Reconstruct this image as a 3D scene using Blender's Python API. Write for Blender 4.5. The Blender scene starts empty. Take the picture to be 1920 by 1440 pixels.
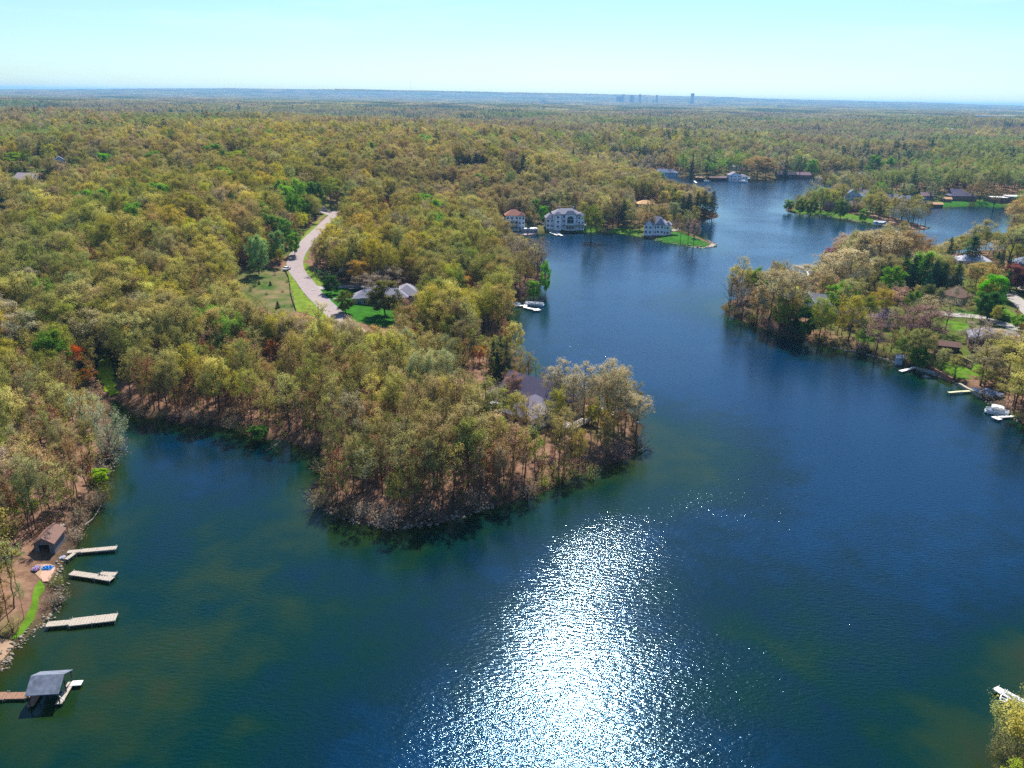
import bpy, math, random
import numpy as np
from mathutils import Matrix, Vector
from mathutils.geometry import delaunay_2d_cdt

SC = bpy.context.scene
COL = SC.collection
RAD = math.radians

# ------------------------------------------------------------ camera, world, sun, exposure
CAM_H = 80.0
FPX = 1478.0
PITCH = RAD(20.0)
ROLL = RAD(0.95)
_f = np.array([0, math.cos(PITCH), -math.sin(PITCH)])
_r0 = np.array([1.0, 0, 0]); _u0 = np.array([0, math.sin(PITCH), math.cos(PITCH)])
_r = _r0 * math.cos(ROLL) + _u0 * math.sin(ROLL)
_u = -_r0 * math.sin(ROLL) + _u0 * math.cos(ROLL)
cam_data = bpy.data.cameras.new("camera")
cam = bpy.data.objects.new("camera", cam_data); COL.objects.link(cam)
cam_data.sensor_width = 36.0; cam_data.lens = FPX / 1920 * 36.0
cam_data.clip_start = 1.0; cam_data.clip_end = 80000
M = Matrix.Identity(4)
for i in range(3):
    M[i][0] = _r[i]; M[i][1] = _u[i]; M[i][2] = -_f[i]
M[2][3] = CAM_H
cam.matrix_world = M
SC.camera = cam

SUN_EL = RAD(48.5); SUN_AZ = RAD(5.6)      # azimuth clockwise from +Y
world = bpy.data.worlds.new("World"); SC.world = world; world.use_nodes = True
wn = world.node_tree.nodes; wl = world.node_tree.links; wn.clear()
sky = wn.new("ShaderNodeTexSky"); sky.sky_type = 'NISHITA'; sky.sun_disc = False
sky.sun_elevation = SUN_EL; sky.sun_rotation = SUN_AZ
sky.altitude = 300; sky.air_density = 1.0; sky.dust_density = 0.5; sky.ozone_density = 2.0
hs = wn.new("ShaderNodeHueSaturation"); hs.inputs['Saturation'].default_value = 1.0
tm = wn.new('ShaderNodeMixRGB'); tm.blend_type = 'MULTIPLY'; tm.inputs[0].default_value = 1.0; tm.inputs[2].default_value = (0.70, 0.92, 1.12, 1)
bg = wn.new("ShaderNodeBackground"); bg.inputs['Strength'].default_value = 0.08
wo = wn.new("ShaderNodeOutputWorld")
ctc = wn.new('ShaderNodeTexCoord'); cmp_ = wn.new('ShaderNodeMapping'); cmp_.inputs['Scale'].default_value = (1.6, 1.6, 14)
cnz = wn.new('ShaderNodeTexNoise'); cnz.inputs['Scale'].default_value = 2.2; cnz.inputs['Detail'].default_value = 7; cnz.inputs['Roughness'].default_value = .62
crp = wn.new('ShaderNodeMapRange'); crp.inputs['From Min'].default_value = .5; crp.inputs['From Max'].default_value = .8; crp.inputs['To Max'].default_value = .5
cmx = wn.new('ShaderNodeMixRGB'); cmx.inputs[2].default_value = (9.5, 10.5, 11, 1)
wl.new(ctc.outputs['Generated'], cmp_.inputs[0]); wl.new(cmp_.outputs[0], cnz.inputs['Vector']); wl.new(cnz.outputs['Fac'], crp.inputs['Value']); wl.new(crp.outputs[0], cmx.inputs[0])
wl.new(sky.outputs[0], cmx.inputs[1]); wl.new(cmx.outputs[0], hs.inputs['Color']); wl.new(hs.outputs[0], tm.inputs[1]); wl.new(tm.outputs[0], bg.inputs[0]); wl.new(bg.outputs[0], wo.inputs[0])
sd = bpy.data.lights.new("sun", 'SUN'); sd.energy = 5.0; sd.angle = RAD(0.5); sd.color = (1.0, 0.96, 0.88)
sun = bpy.data.objects.new("sun", sd); COL.objects.link(sun)
_sdir = Vector((math.sin(SUN_AZ) * math.cos(SUN_EL), math.cos(SUN_AZ) * math.cos(SUN_EL), math.sin(SUN_EL)))
sun.rotation_euler = _sdir.to_track_quat('Z', 'Y').to_euler()
sun.location = (0, 0, 500)
SC.view_settings.view_transform = 'Standard'; SC.view_settings.look = 'None'
SC.view_settings.gamma = 1.0; SC.view_settings.exposure = 0.75
SC.cycles.max_bounces = 5; SC.cycles.diffuse_bounces = 2; SC.cycles.glossy_bounces = 2
SC.cycles.transmission_bounces = 2; SC.cycles.transparent_max_bounces = 4
SC.cycles.use_denoising = False
SC.cycles.sample_clamp_indirect = 4.0; SC.cycles.caustics_reflective = False; SC.cycles.caustics_refractive = False

# ------------------------------------------------------------ projection helpers
def ray(px, py):
    d = _f + (px - 960) / FPX * _r - (py - 720) / FPX * _u
    return d
def W0(px, py, z=0.0):
    d = ray(px, py); t = (z - CAM_H) / d[2]
    return (d[0] * t, d[1] * t)
def project(x, y, z):
    v = np.stack([x, y, np.asarray(z) - CAM_H], -1)
    dep = v @ _f
    return 960 + FPX * (v @ _r) / dep, 720 - FPX * (v @ _u) / dep, dep

# ------------------------------------------------------------ noise
def _hash(ix, iy, s):
    n = (ix * 374761393 + iy * 668265263 + s * 1442695041) & 0x7fffffff
    n = ((n ^ (n >> 13)) * 1274126177) & 0x7fffffff
    n = (n ^ (n >> 16)) & 0xffff
    return n / 65535.0
def noise(x, y, s=0):
    x = np.asarray(x, float); y = np.asarray(y, float)
    ix = np.floor(x).astype(np.int64); iy = np.floor(y).astype(np.int64)
    fx = x - ix; fy = y - iy
    fx = fx * fx * (3 - 2 * fx); fy = fy * fy * (3 - 2 * fy)
    a = _hash(ix, iy, s); b = _hash(ix + 1, iy, s); c = _hash(ix, iy + 1, s); d = _hash(ix + 1, iy + 1, s)
    return (a * (1 - fx) + b * fx) * (1 - fy) + (c * (1 - fx) + d * fx) * fy
def sstep(a, b, x):
    t = np.clip((np.asarray(x, float) - a) / (b - a), 0, 1); return t * t * (3 - 2 * t)

# ------------------------------------------------------------ shoreline (one closed loop, water inside)
SHORE_PX = [(-60,1345),(-15,1278),(0,1261),(28,1213),(42,1200),(70,1180),(83,1167),(98,1146),(112,1121),(116,1104),(106,1088),
 (112,1063),(124,1042),(140,1028),(151,1006),(158,985),(175,953),(194,931),(191,900),(189,875),(213,847),(219,831),(216,812),
 (208,790),(206,768),(212,748),(226,756),(240,768),(259,781),(312,787),(375,797),(437,803),(478,824),(531,824),(560,836),(594,845),
 (606,868),(602,895),(584,915),(585,932),(607,954),(658,976),(706,987),(742,990),(815,981),(870,965),(925,950),(997,930),(1070,897),
 (1129,874),(1180,860),(1196,848),(1192,828),(1200,812),(1206,798),(1180,778),(1135,762),(1080,748),(1020,728),(975,700),(955,665),
 (952,640),(950,615),(955,590),(965,574),(985,557),(1000,545),(1018,533),(1026,522),(1020,510),(995,494),(968,478),(955,462),
 (958,447),(975,440),(1005,438),(1040,437),(1075,436),(1105,435),(1130,435),(1160,437),(1190,441),(1230,451),(1285,461),(1320,465),
 (1338,463),(1342,459),(1325,451),(1300,440),(1275,430),(1262,421),(1275,415),(1300,414),(1330,412),(1347,407),(1345,401),
 (1322,392),(1295,380),(1255,366),(1215,350),(1185,341),(1172,333),(1187,324),(1219,325),(1246,328),(1274,330),(1299,336),(1315,338),(1361,337),
 (1397,339),(1430,338),(1452,336),(1467,329),(1513,330),(1540,333),(1573,333),(1613,331),(1637,333),(1645,341),(1632,349),(1600,353),
 (1555,358),(1515,370),(1480,385),(1472,396),(1488,399),(1515,401),(1552,406),(1590,412),(1620,417),(1652,422),(1690,427),(1715,430),(1735,430),
 (1740,426),(1720,420),(1695,414),(1668,404),(1652,394),(1650,383),(1664,379),(1685,380),(1705,381),(1722,384),(1747,387),(1785,388),
 (1815,386),(1840,386),(1880,388),(1897,390),(1907,400),(1897,415),(1889,430),(1893,445),(1905,456),(1890,466),(1850,470),(1800,474),
 (1740,480),(1680,485),(1620,482),(1570,486),(1540,494),(1518,504),(1530,512),(1500,522),(1450,535),(1400,552),(1366,566),(1352,576),(1364,590),(1388,600),
 (1415,611),(1461,630),(1521,642),(1560,651),(1597,657),(1642,669),(1675,679),(1690,686),(1720,692),(1763,706),(1793,719),(1823,734),
 (1853,752),(1884,772),(1914,792),(1960,818),(2060,880)]
_shore = [W0(*p) for p in SHORE_PX]
_shore += [(170, 165), (150, 130)]
_shore += [W0(1985,1200), W0(1950,1262), W0(1948,1320), W0(1935,1390), W0(1900,1440), W0(1850,1530)]
_shore += [(45, 40), (50, -60), (-70, -60), (-90, 20), W0(-200,1440)]
def _ragged(P):
    out = []; rng = np.random.default_rng(5)
    n = len(P)
    for i in range(n):
        a = np.array(P[i]); b = np.array(P[(i + 1) % n]); L = np.linalg.norm(b - a)
        if max(np.linalg.norm(a), np.linalg.norm(b)) > 620: k = 1
        else: k = max(1, int(L / 5))
        for j in range(k):
            p = a + (b - a) * j / k
            if k > 1 and j > 0:
                p = p + rng.normal(0, 0.55, 2)
            out.append(p)
    return np.array(out)
SHORE = _ragged(_shore)
def sdist(x, y):
    """signed distance to the shoreline, + on land"""
    x = np.atleast_1d(np.asarray(x, float)).ravel(); y = np.atleast_1d(np.asarray(y, float)).ravel()
    A = SHORE; B = np.roll(SHORE, -1, 0)
    out = np.empty(len(x))
    CH = 20000
    E = B - A; L2 = (E ** 2).sum(1) + 1e-9
    for s in range(0, len(x), CH):
        X = x[s:s+CH, None]; Y = y[s:s+CH, None]
        t = np.clip(((X - A[:, 0]) * E[:, 0] + (Y - A[:, 1]) * E[:, 1]) / L2, 0, 1)
        d = np.sqrt((((X - A[:, 0] - t * E[:, 0]) ** 2 + (Y - A[:, 1] - t * E[:, 1]) ** 2)).min(1))
        cond = (A[:, 1] > Y) != (B[:, 1] > Y)
        xi = A[:, 0] + (Y - A[:, 1]) * E[:, 0] / np.where(E[:, 1] == 0, 1e-9, E[:, 1])
        ins = (cond & (X < xi)).sum(1) % 2 == 1
        out[s:s+CH] = np.where(ins, -d, d)
    return out
HILLS = [(-30, 300, 5, 90), (-330, 620, 14, 220), (-150, 900, 12, 260), (-700, 1100, 20, 350), (120, 1150, 10, 300), (-20, 480, 5, 120)]
_farpk = [(-4600, 13300, 82, 2300), (-1500, 15500, 60, 2200), (900, 16000, 72, 2800), (4700, 14800, 66, 2400), (7600, 13000, 24, 1500), (5200, 6200, 14, 1200), (-1500, 4000, 12, 1000), (2600, 3000, 10, 700), (-2800, 3400, 14, 800)]
def height_d(x, y, d):
    r = np.hypot(x, y)
    h = 0.35 * sstep(0, 1.2, d) + 1.3 * sstep(0, 7, d) + 3.2 * sstep(5, 60, d)
    h = h - 0.9 * (d < 0) * sstep(0, 3, -d) - 1.6 * sstep(2, 14, -d)
    w = sstep(25, 160, d)
    h = h + w * (4.0 * (noise(x / 95, y / 95, 3) - 0.4) + 1.2 * (noise(x / 30, y / 30, 4) - 0.5))
    for hx, hy, a, s in HILLS:
        h = h + w * a * np.exp(-((x - hx) ** 2 + (y - hy) ** 2) / (2 * s * s))
    w2 = sstep(900, 3000, r)
    h = h + sstep(150, 500, d) * sstep(500, 1300, r) * 13 * (noise(x / 330, y / 230, 9) - .35)
    h = h + w2 * (14 * noise(x / 700, y / 700, 7) + 10 * noise(x / 2300, y / 2300, 8) - 8)
    for hx, hy, a, s in _farpk:
        h = h + w2 * a * np.exp(-((x - hx) ** 2 + (y - hy) ** 2) / (2 * s * s))
    return h
def height(x, y):
    shp = np.shape(x)
    xx = np.atleast_1d(np.asarray(x, float)).ravel(); yy = np.atleast_1d(np.asarray(y, float)).ravel()
    h = height_d(xx, yy, sdist(xx, yy))
    return h.reshape(shp) if shp else float(h[0])
def G(px, py):
    """the ground point seen at a pixel"""
    z = 0.0
    for _ in range(6):
        x, y = W0(px, py, z); z = max(0.0, height(x, y))
    return (x, y)
def G3(px, py):
    x, y = G(px, py); return Vector((x, y, max(0.0, height(x, y))))

# ------------------------------------------------------------ object helpers
def mesh_obj(name, verts, faces, mats, parent=None, midx=None, smooth=False, attrs=None):
    me = bpy.data.meshes.new(name)
    verts = np.asarray(verts, np.float32)
    if isinstance(faces, np.ndarray):
        n, k = faces.shape
        me.vertices.add(len(verts)); me.vertices.foreach_set('co', verts.ravel())
        me.loops.add(n * k); me.loops.foreach_set('vertex_index', faces.astype(np.int32).ravel())
        me.polygons.add(n); me.polygons.foreach_set('loop_start', np.arange(0, n * k, k, dtype=np.int32))
        me.update(calc_edges=True); me.validate()
    else:
        me.from_pydata([tuple(v) for v in verts], [], [tuple(f) for f in faces]); me.update()
    if not isinstance(mats, (list, tuple)): mats = [mats]
    for m in mats: me.materials.append(m)
    if midx is not None: me.polygons.foreach_set('material_index', np.asarray(midx, np.int32))
    if smooth: me.polygons.foreach_set('use_smooth', [True] * len(me.polygons))
    for an, av in (attrs or {}).items():
        at = me.attributes.new(an, 'FLOAT', 'POINT'); at.data.foreach_set('value', np.asarray(av, np.float32))
    o = bpy.data.objects.new(name, me); COL.objects.link(o)
    if parent is not None: o.parent = parent
    return o
def tag(o, label=None, cat=None, group=None, kind=None):
    if label: o['label'] = label
    if cat: o['category'] = cat
    if group: o['group'] = group
    if kind: o['kind'] = kind
    return o
def thing(name, label, cat, loc, rz=0.0, group=None):
    o = bpy.data.objects.new(name, None); COL.objects.link(o)
    o.location = loc; o.rotation_euler = (0, 0, rz); o.empty_display_size = 0.5
    return tag(o, label, cat, group)

class MB:
    def __init__(s): s.v = []; s.f = []; s.m = []
    def add(s, vs, fs, m=0):
        b = len(s.v); s.v += [tuple(map(float, v)) for v in vs]; s.f += [tuple(b + i for i in f) for f in fs]; s.m += [m] * len(fs)
    def box(s, c, size, rz=0.0, m=0):
        cx, cy, cz = c; sx, sy, sz = size[0] / 2, size[1] / 2, size[2] / 2
        ca, sa = math.cos(rz), math.sin(rz); vs = []
        for dz in (-sz, sz):
            for dx, dy in ((-sx, -sy), (sx, -sy), (sx, sy), (-sx, sy)):
                vs.append((cx + dx * ca - dy * sa, cy + dx * sa + dy * ca, cz + dz))
        s.add(vs, [(3,2,1,0),(4,5,6,7),(0,1,5,4),(1,2,6,5),(2,3,7,6),(3,0,4,7)], m)
    def bar(s, a, b, w, h=None, m=0):
        """rectangular bar between two points"""
        a = Vector(a); b = Vector(b); h = h or w; d = (b - a).normalized()
        up = Vector((0, 0, 1)) if abs(d.z) < 0.95 else Vector((1, 0, 0))
        x = d.cross(up).normalized() * w / 2; z = x.cross(d).normalized() * h / 2
        vs = [a - x - z, a + x - z, a + x + z, a - x + z, b - x - z, b + x - z, b + x + z, b - x + z]
        s.add(vs, [(0,1,2,3),(7,6,5,4),(0,4,5,1),(1,5,6,2),(2,6,7,3),(3,7,4,0)], m)
    def tube(s, pts, radii, k=6, m=0, cap=True):
        rings = []
        pts = [Vector(p) for p in pts]
        for i, p in enumerate(pts):
            d = (pts[min(i + 1, len(pts) - 1)] - pts[max(i - 1, 0)]).normalized()
            up = Vector((0, 0, 1)) if abs(d.z) < 0.9 else Vector((1, 0, 0))
            x = d.cross(up).normalized(); z = x.cross(d).normalized(); r = radii[i] if hasattr(radii, '__len__') else radii
            rings.append([p + (x * math.cos(2 * math.pi * j / k) + z * math.sin(2 * math.pi * j / k)) * r for j in range(k)])
        vs = [v for rg in rings for v in rg]; fs = []
        for i in range(len(rings) - 1):
            for j in range(k):
                fs.append((i*k+j, i*k+(j+1)%k, (i+1)*k+(j+1)%k, (i+1)*k+j))
        if cap: fs.append(tuple(range(k))[::-1]); fs.append(tuple((len(rings)-1)*k + j for j in range(k)))
        s.add(vs, fs, m)
    def prism(s, poly, z0, z1, m=0):
        n = len(poly)
        vs = [(x, y, z0) for x, y in poly] + [(x, y, z1) for x, y in poly]
        fs = [tuple(range(n))[::-1], tuple(range(n, 2 * n))] + [(i, (i+1) % n, n + (i+1) % n, n + i) for i in range(n)]
        s.add(vs, fs, m)
    def build(s, name, mats, parent=None, smooth=False, loc=None):
        o = mesh_obj(name, s.v, s.f, mats, parent, s.m, smooth)
        if loc is not None: o.location = loc
        return o

# ------------------------------------------------------------ materials
def new_mat(name):
    m = bpy.data.materials.new(name); m.use_nodes = True; nt = m.node_tree; nt.nodes.clear()
    out = nt.nodes.new('ShaderNodeOutputMaterial'); return m, nt, out
def N(nt, t, **kw):
    n = nt.nodes.new(t)
    for k, v in kw.items():
        if k in n.inputs.keys() if isinstance(k, str) else False: n.inputs[k].default_value = v
        else: setattr(n, k, v)
    return n
def simple(name, col, rough=0.7, var=0.12, scale=2.0, metal=0.0, spec=0.3, stretch=None, col2=None):
    m, nt, out = new_mat(name)
    p = nt.nodes.new('ShaderNodeBsdfPrincipled'); p.inputs['Roughness'].default_value = rough; p.inputs['Metallic'].default_value = metal
    p.inputs['Specular IOR Level'].default_value = spec
    tc = nt.nodes.new('ShaderNodeTexCoord'); mp = nt.nodes.new('ShaderNodeMapping')
    if stretch: mp.inputs['Scale'].default_value = stretch
    nz = nt.nodes.new('ShaderNodeTexNoise'); nz.inputs['Scale'].default_value = scale; nz.inputs['Detail'].default_value = 5
    nt.links.new(tc.outputs['Object'], mp.inputs[0]); nt.links.new(mp.outputs[0], nz.inputs['Vector'])
    r = nt.nodes.new('ShaderNodeValToRGB'); c = np.array(col)
    c2 = np.array(col2) if col2 is not None else c * (1 + var)
    r.color_ramp.elements[0].position = 0.3; r.color_ramp.elements[1].position = 0.7
    r.color_ramp.elements[0].color = (*(c * (1 - var)), 1); r.color_ramp.elements[1].color = (*np.clip(c2, 0, 1), 1)
    nt.links.new(nz.outputs['Fac'], r.inputs[0]); nt.links.new(r.outputs[0], p.inputs['Base Color']); nt.links.new(p.outputs[0], out.inputs[0])
    return m

def leaf_mat(name, trans=0.35):
    m, nt, out = new_mat(name)
    at = nt.nodes.new('ShaderNodeAttribute'); at.attribute_type = 'INSTANCER'; at.attribute_name = 'tint'
    sh = nt.nodes.new('ShaderNodeAttribute'); sh.attribute_type = 'GEOMETRY'; sh.attribute_name = 'shade'
    oi = nt.nodes.new('ShaderNodeObjectInfo')
    mr = nt.nodes.new('ShaderNodeMapRange'); mr.inputs['To Min'].default_value = 0.78; mr.inputs['To Max'].default_value = 1.22
    nt.links.new(oi.outputs['Random'], mr.inputs['Value'])
    mu = nt.nodes.new('ShaderNodeMath'); mu.operation = 'MULTIPLY'
    nt.links.new(mr.outputs[0], mu.inputs[0]); nt.links.new(sh.outputs['Fac'], mu.inputs[1])
    vm = nt.nodes.new('ShaderNodeVectorMath'); vm.operation = 'SCALE'
    nt.links.new(at.outputs['Vector'], vm.inputs[0]); nt.links.new(mu.outputs[0], vm.inputs['Scale'])
    d = nt.nodes.new('ShaderNodeBsdfDiffuse'); t = nt.nodes.new('ShaderNodeBsdfTranslucent'); mx = nt.nodes.new('ShaderNodeMixShader')
    mx.inputs[0].default_value = trans
    nt.links.new(vm.outputs[0], d.inputs[0]); nt.links.new(vm.outputs[0], t.inputs[0])
    nt.links.new(d.outputs[0], mx.inputs[1]); nt.links.new(t.outputs[0], mx.inputs[2]); nt.links.new(mx.outputs[0], out.inputs[0])
    return m
MAT_LEAF = leaf_mat('spring_leaves', 0.38)
MAT_NEEDLE = leaf_mat('needles', 0.12)
def bark_mat(name, c1, c2):
    m, nt, out = new_mat(name)
    p = nt.nodes.new('ShaderNodeBsdfDiffuse'); tc = nt.nodes.new('ShaderNodeTexCoord'); nz = nt.nodes.new('ShaderNodeTexNoise')
    nz.inputs['Scale'].default_value = 1.3; nz.inputs['Detail'].default_value = 4
    r = nt.nodes.new('ShaderNodeValToRGB'); r.color_ramp.elements[0].position = .35; r.color_ramp.elements[1].position = .7
    r.color_ramp.elements[0].color = (*c1, 1); r.color_ramp.elements[1].color = (*c2, 1)
    nt.links.new(tc.outputs['Object'], nz.inputs['Vector']); nt.links.new(nz.outputs['Fac'], r.inputs[0])
    nt.links.new(r.outputs[0], p.inputs[0]); nt.links.new(p.outputs[0], out.inputs[0]); return m
MAT_BARK = bark_mat('oak_bark', (0.055, 0.038, 0.028), (0.14, 0.095, 0.07))
MAT_TRUNK = bark_mat('warm_bark', (.09, .06, .042), (.27, .19, .135))
MAT_PALE = bark_mat('pale_bark', (0.16, 0.13, 0.11), (0.32, 0.27, 0.23))

# ------------------------------------------------------------ ground
def ground_material():
    m, nt, out = new_mat('forest_floor')
    geo = nt.nodes.new('ShaderNodeNewGeometry')
    def nz(scale, det=5, rough=0.6):
        n = nt.nodes.new('ShaderNodeTexNoise'); n.inputs['Scale'].default_value = scale; n.inputs['Detail'].default_value = det
        n.inputs['Roughness'].default_value = rough
        nt.links.new(geo.outputs['Position'], n.inputs['Vector']); return n
    r1 = nt.nodes.new('ShaderNodeValToRGB')
    e = r1.color_ramp.elements
    e[0].position = 0.32; e[0].color = (0.11, 0.06, 0.036, 1); e[1].position = 0.68; e[1].color = (0.30, 0.18, 0.125, 1)
    el = r1.color_ramp.elements.new(0.5); el.color = (0.21, 0.12, 0.078, 1)
    n1 = nz(0.55, 8, 0.75); nt.links.new(n1.outputs['Fac'], r1.inputs[0])
    grass = nt.nodes.new('ShaderNodeValToRGB'); g = grass.color_ramp.elements
    g[0].position = .3; g[0].color = (0.05, 0.085, 0.015, 1); g[1].position = .7; g[1].color = (0.13, 0.15, 0.035, 1)
    n2 = nz(0.8, 5); nt.links.new(n2.outputs['Fac'], grass.inputs[0])
    at = nt.nodes.new('ShaderNodeAttribute'); at.attribute_name = 'grass'
    n3 = nz(0.09, 4); ad = nt.nodes.new('ShaderNodeMath'); ad.operation = 'MULTIPLY_ADD'
    nt.links.new(n3.outputs['Fac'], ad.inputs[0]); ad.inputs[1].default_value = 0.9; nt.links.new(at.outputs['Fac'], ad.inputs[2])
    st = nt.nodes.new('ShaderNodeMapRange'); st.inputs['From Min'].default_value = 0.55; st.inputs['From Max'].default_value = 0.95
    nt.links.new(ad.outputs[0], st.inputs['Value'])
    mx = nt.nodes.new('ShaderNodeMixRGB'); nt.links.new(st.outputs[0], mx.inputs[0]); nt.links.new(r1.outputs[0], mx.inputs[1]); nt.links.new(grass.outputs[0], mx.inputs[2])
    # ground blends to dark brown near and under the water line
    wa = nt.nodes.new('ShaderNodeAttribute'); wa.attribute_name = 'shore_dark'
    mx2 = nt.nodes.new('ShaderNodeMixRGB'); nt.links.new(wa.outputs['Fac'], mx2.inputs[0]); nt.links.new(mx.outputs[0], mx2.inputs[1])
    mx2.inputs[2].default_value = (0.045, 0.035, 0.022, 1)
    p = nt.nodes.new('ShaderNodeBsdfDiffuse'); nt.links.new(mx2.outputs[0], p.inputs[0])
    bp = nt.nodes.new('ShaderNodeBump'); bp.inputs['Strength'].default_value = 0.6; bp.inputs['Distance'].default_value = 0.25
    nt.links.new(n1.outputs['Fac'], bp.inputs['Height']); nt.links.new(bp.outputs[0], p.inputs['Normal'])
    nt.links.new(p.outputs[0], out.inputs[0]); return m
MAT_GROUND = ground_material()
# grassy zones of the bare ground: (px, py, radius m, strength)
GRASSY = [(1760,600,60,.6),(1850,640,40,.6),(1690,650,26,.45),(1760,680,18,.5),(1640,640,20,.2),(1450,590,18,.15),(500,545,26,.55),(480,530,18,.4),
 (1130,300,30,.5),(1230,312,60,.5),(1370,322,120,.35),(1560,325,150,.4),(1600,385,60,.6),(1700,372,90,.55),(1850,380,80,.6),
 (45,325,60,.5),(200,690,16,.7),(205,650,14,.6),(1225,430,40,.5),(1060,425,50,.45),(980,425,30,.4),(545,470,12,.5),(560,430,20,.5),(560,360,40,.5),
 (40,1190,9,.35),(1250,415,30,.3),(1900,540,60,.5),(660,520,20,.1),(960,770,14,.25),(1100,790,14,.35),(1900,560,60,.5)]
def polar_grid(radii, angs):
    R, A = np.meshgrid(radii, angs, indexing='ij')
    return R * np.sin(A), R * np.cos(A)
def build_terrain():
    radii = [2.0, 20, 40]
    while radii[-1] < 26000:
        r = radii[-1]; radii.append(r + max(1.1, r * 0.0095 if r < 900 else r * 0.016))
    radii = np.array(radii); angs = np.radians(np.linspace(-62, 62, 460))
    X, Y = polar_grid(radii, angs); nr, na = X.shape
    x = X.ravel(); y = Y.ravel()
    d = np.full(len(x), 400.0); near = np.hypot(x, y) < 3200
    d[near] = sdist(x[near], y[near])
    z = height_d(x, y, d)
    z = z + np.where((d > 0.5) & (np.hypot(x, y) < 700), 0.10 * (noise(x / 2.1, y / 2.1, 21) - .5), 0)
    idx = np.arange(nr * na).reshape(nr, na)
    F = np.stack([idx[:-1, :-1], idx[:-1, 1:], idx[1:, 1:], idx[1:, :-1]], -1).reshape(-1, 4)[:, ::-1]
    gr = np.zeros(len(x))
    for px, py, rad, s in GRASSY:
        gx, gy = G(px, py); gr = np.maximum(gr, s * np.exp(-((x - gx) ** 2 + (y - gy) ** 2) / (2 * (rad * .6) ** 2)))
    shore_dark = sstep(5.0, 0.2, d + 2.5 * (noise(x / 4, y / 4, 44) - .5)) * 0.8
    o = mesh_obj('ground', np.stack([x, y, z], -1), F, MAT_GROUND, attrs={'grass': gr, 'shore_dark': shore_dark}, smooth=True)
    tag(o, kind='structure')
    # water sheet on the same rays
    sel = radii < 1500
    rr = radii[sel]; rr = np.concatenate([[0.5], rr]); X, Y = polar_grid(rr, np.radians(np.linspace(-62, 62, 400))); nr, na = X.shape
    x = X.ravel(); y = Y.ravel(); d = sdist(x, y); keep = d < 4.5
    idx = np.arange(nr * na).reshape(nr, na)
    F = np.stack([idx[:-1, :-1], idx[:-1, 1:], idx[1:, 1:], idx[1:, :-1]], -1).reshape(-1, 4)[:, ::-1]
    F = F[keep[F].all(1)]
    used = np.unique(F); remap = -np.ones(len(x), int); remap[used] = np.arange(len(used)); F = remap[F]; x = x[used]; y = y[used]; d = d[used]
    sh = water_depth(x, y, -d)
    return x, y, F, sh
# extra shallows: (px, py, radius m, amount)
SHELVES = [(1240,850,24,.55),(1300,830,26,.35),(1270,900,20,.35),(640,960,14,.5),(760,1010,14,.55),(1000,980,12,.4),(1130,920,14,.5),(200,990,9,.8),(190,900,11,.55),
 (250,930,10,.35),(130,1090,7,.9),(150,1130,8,.5),(130,1180,9,.4),(300,1150,30,.3),(420,1080,30,.24),(520,1000,30,.26),(200,1300,24,.34),(420,1330,34,.22),(560,1010,14,.35),
 (1860,1420,13,.7),(1910,1250,9,.7),(1820,1440,12,.4),(1640,1300,24,.2),(1350,1160,26,.22),(1480,1240,20,.2),(1360,575,30,.35),(1310,560,30,.2),
 (1540,660,12,.3),(1770,720,14,.5),(1690,690,8,.4),(1340,470,12,.4),(980,600,12,.3),(1390,610,10,.3),(1640,690,8,.3),(40,1390,20,.45)]
def water_depth(x, y, d):
    """0 at the bank, 1 over deep water"""
    nn = noise(x / 9, y / 9, 31) * .6 + noise(x / 3.5, y / 3.5, 32) * .4
    wid = 3 + 6 * noise(x / 28, y / 28, 33)
    dep = sstep(-1.0, 1.0, (d - wid * 0.55) / wid + (nn - .5) * 0.9)
    dep = dep * 0.75 + 0.25 * sstep(0, 30, d)
    for px, py, rad, a in SHELVES:
        wx, wy = W0(px, py)
        g = np.exp(-((x - wx) ** 2 + (y - wy) ** 2) / (2 * (rad * .62) ** 2))
        dep = dep * (1 - a * g * (0.2 + 1.1 * nn))
    return np.clip(dep, 0, 1) + .35 * sstep(22, 70, d) - (.30 * sstep(200, 110, y) * sstep(45, -10, x) + .18 * sstep(190, 110, y) * sstep(-10, 45, x)) * sstep(10, 40, d)
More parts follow.
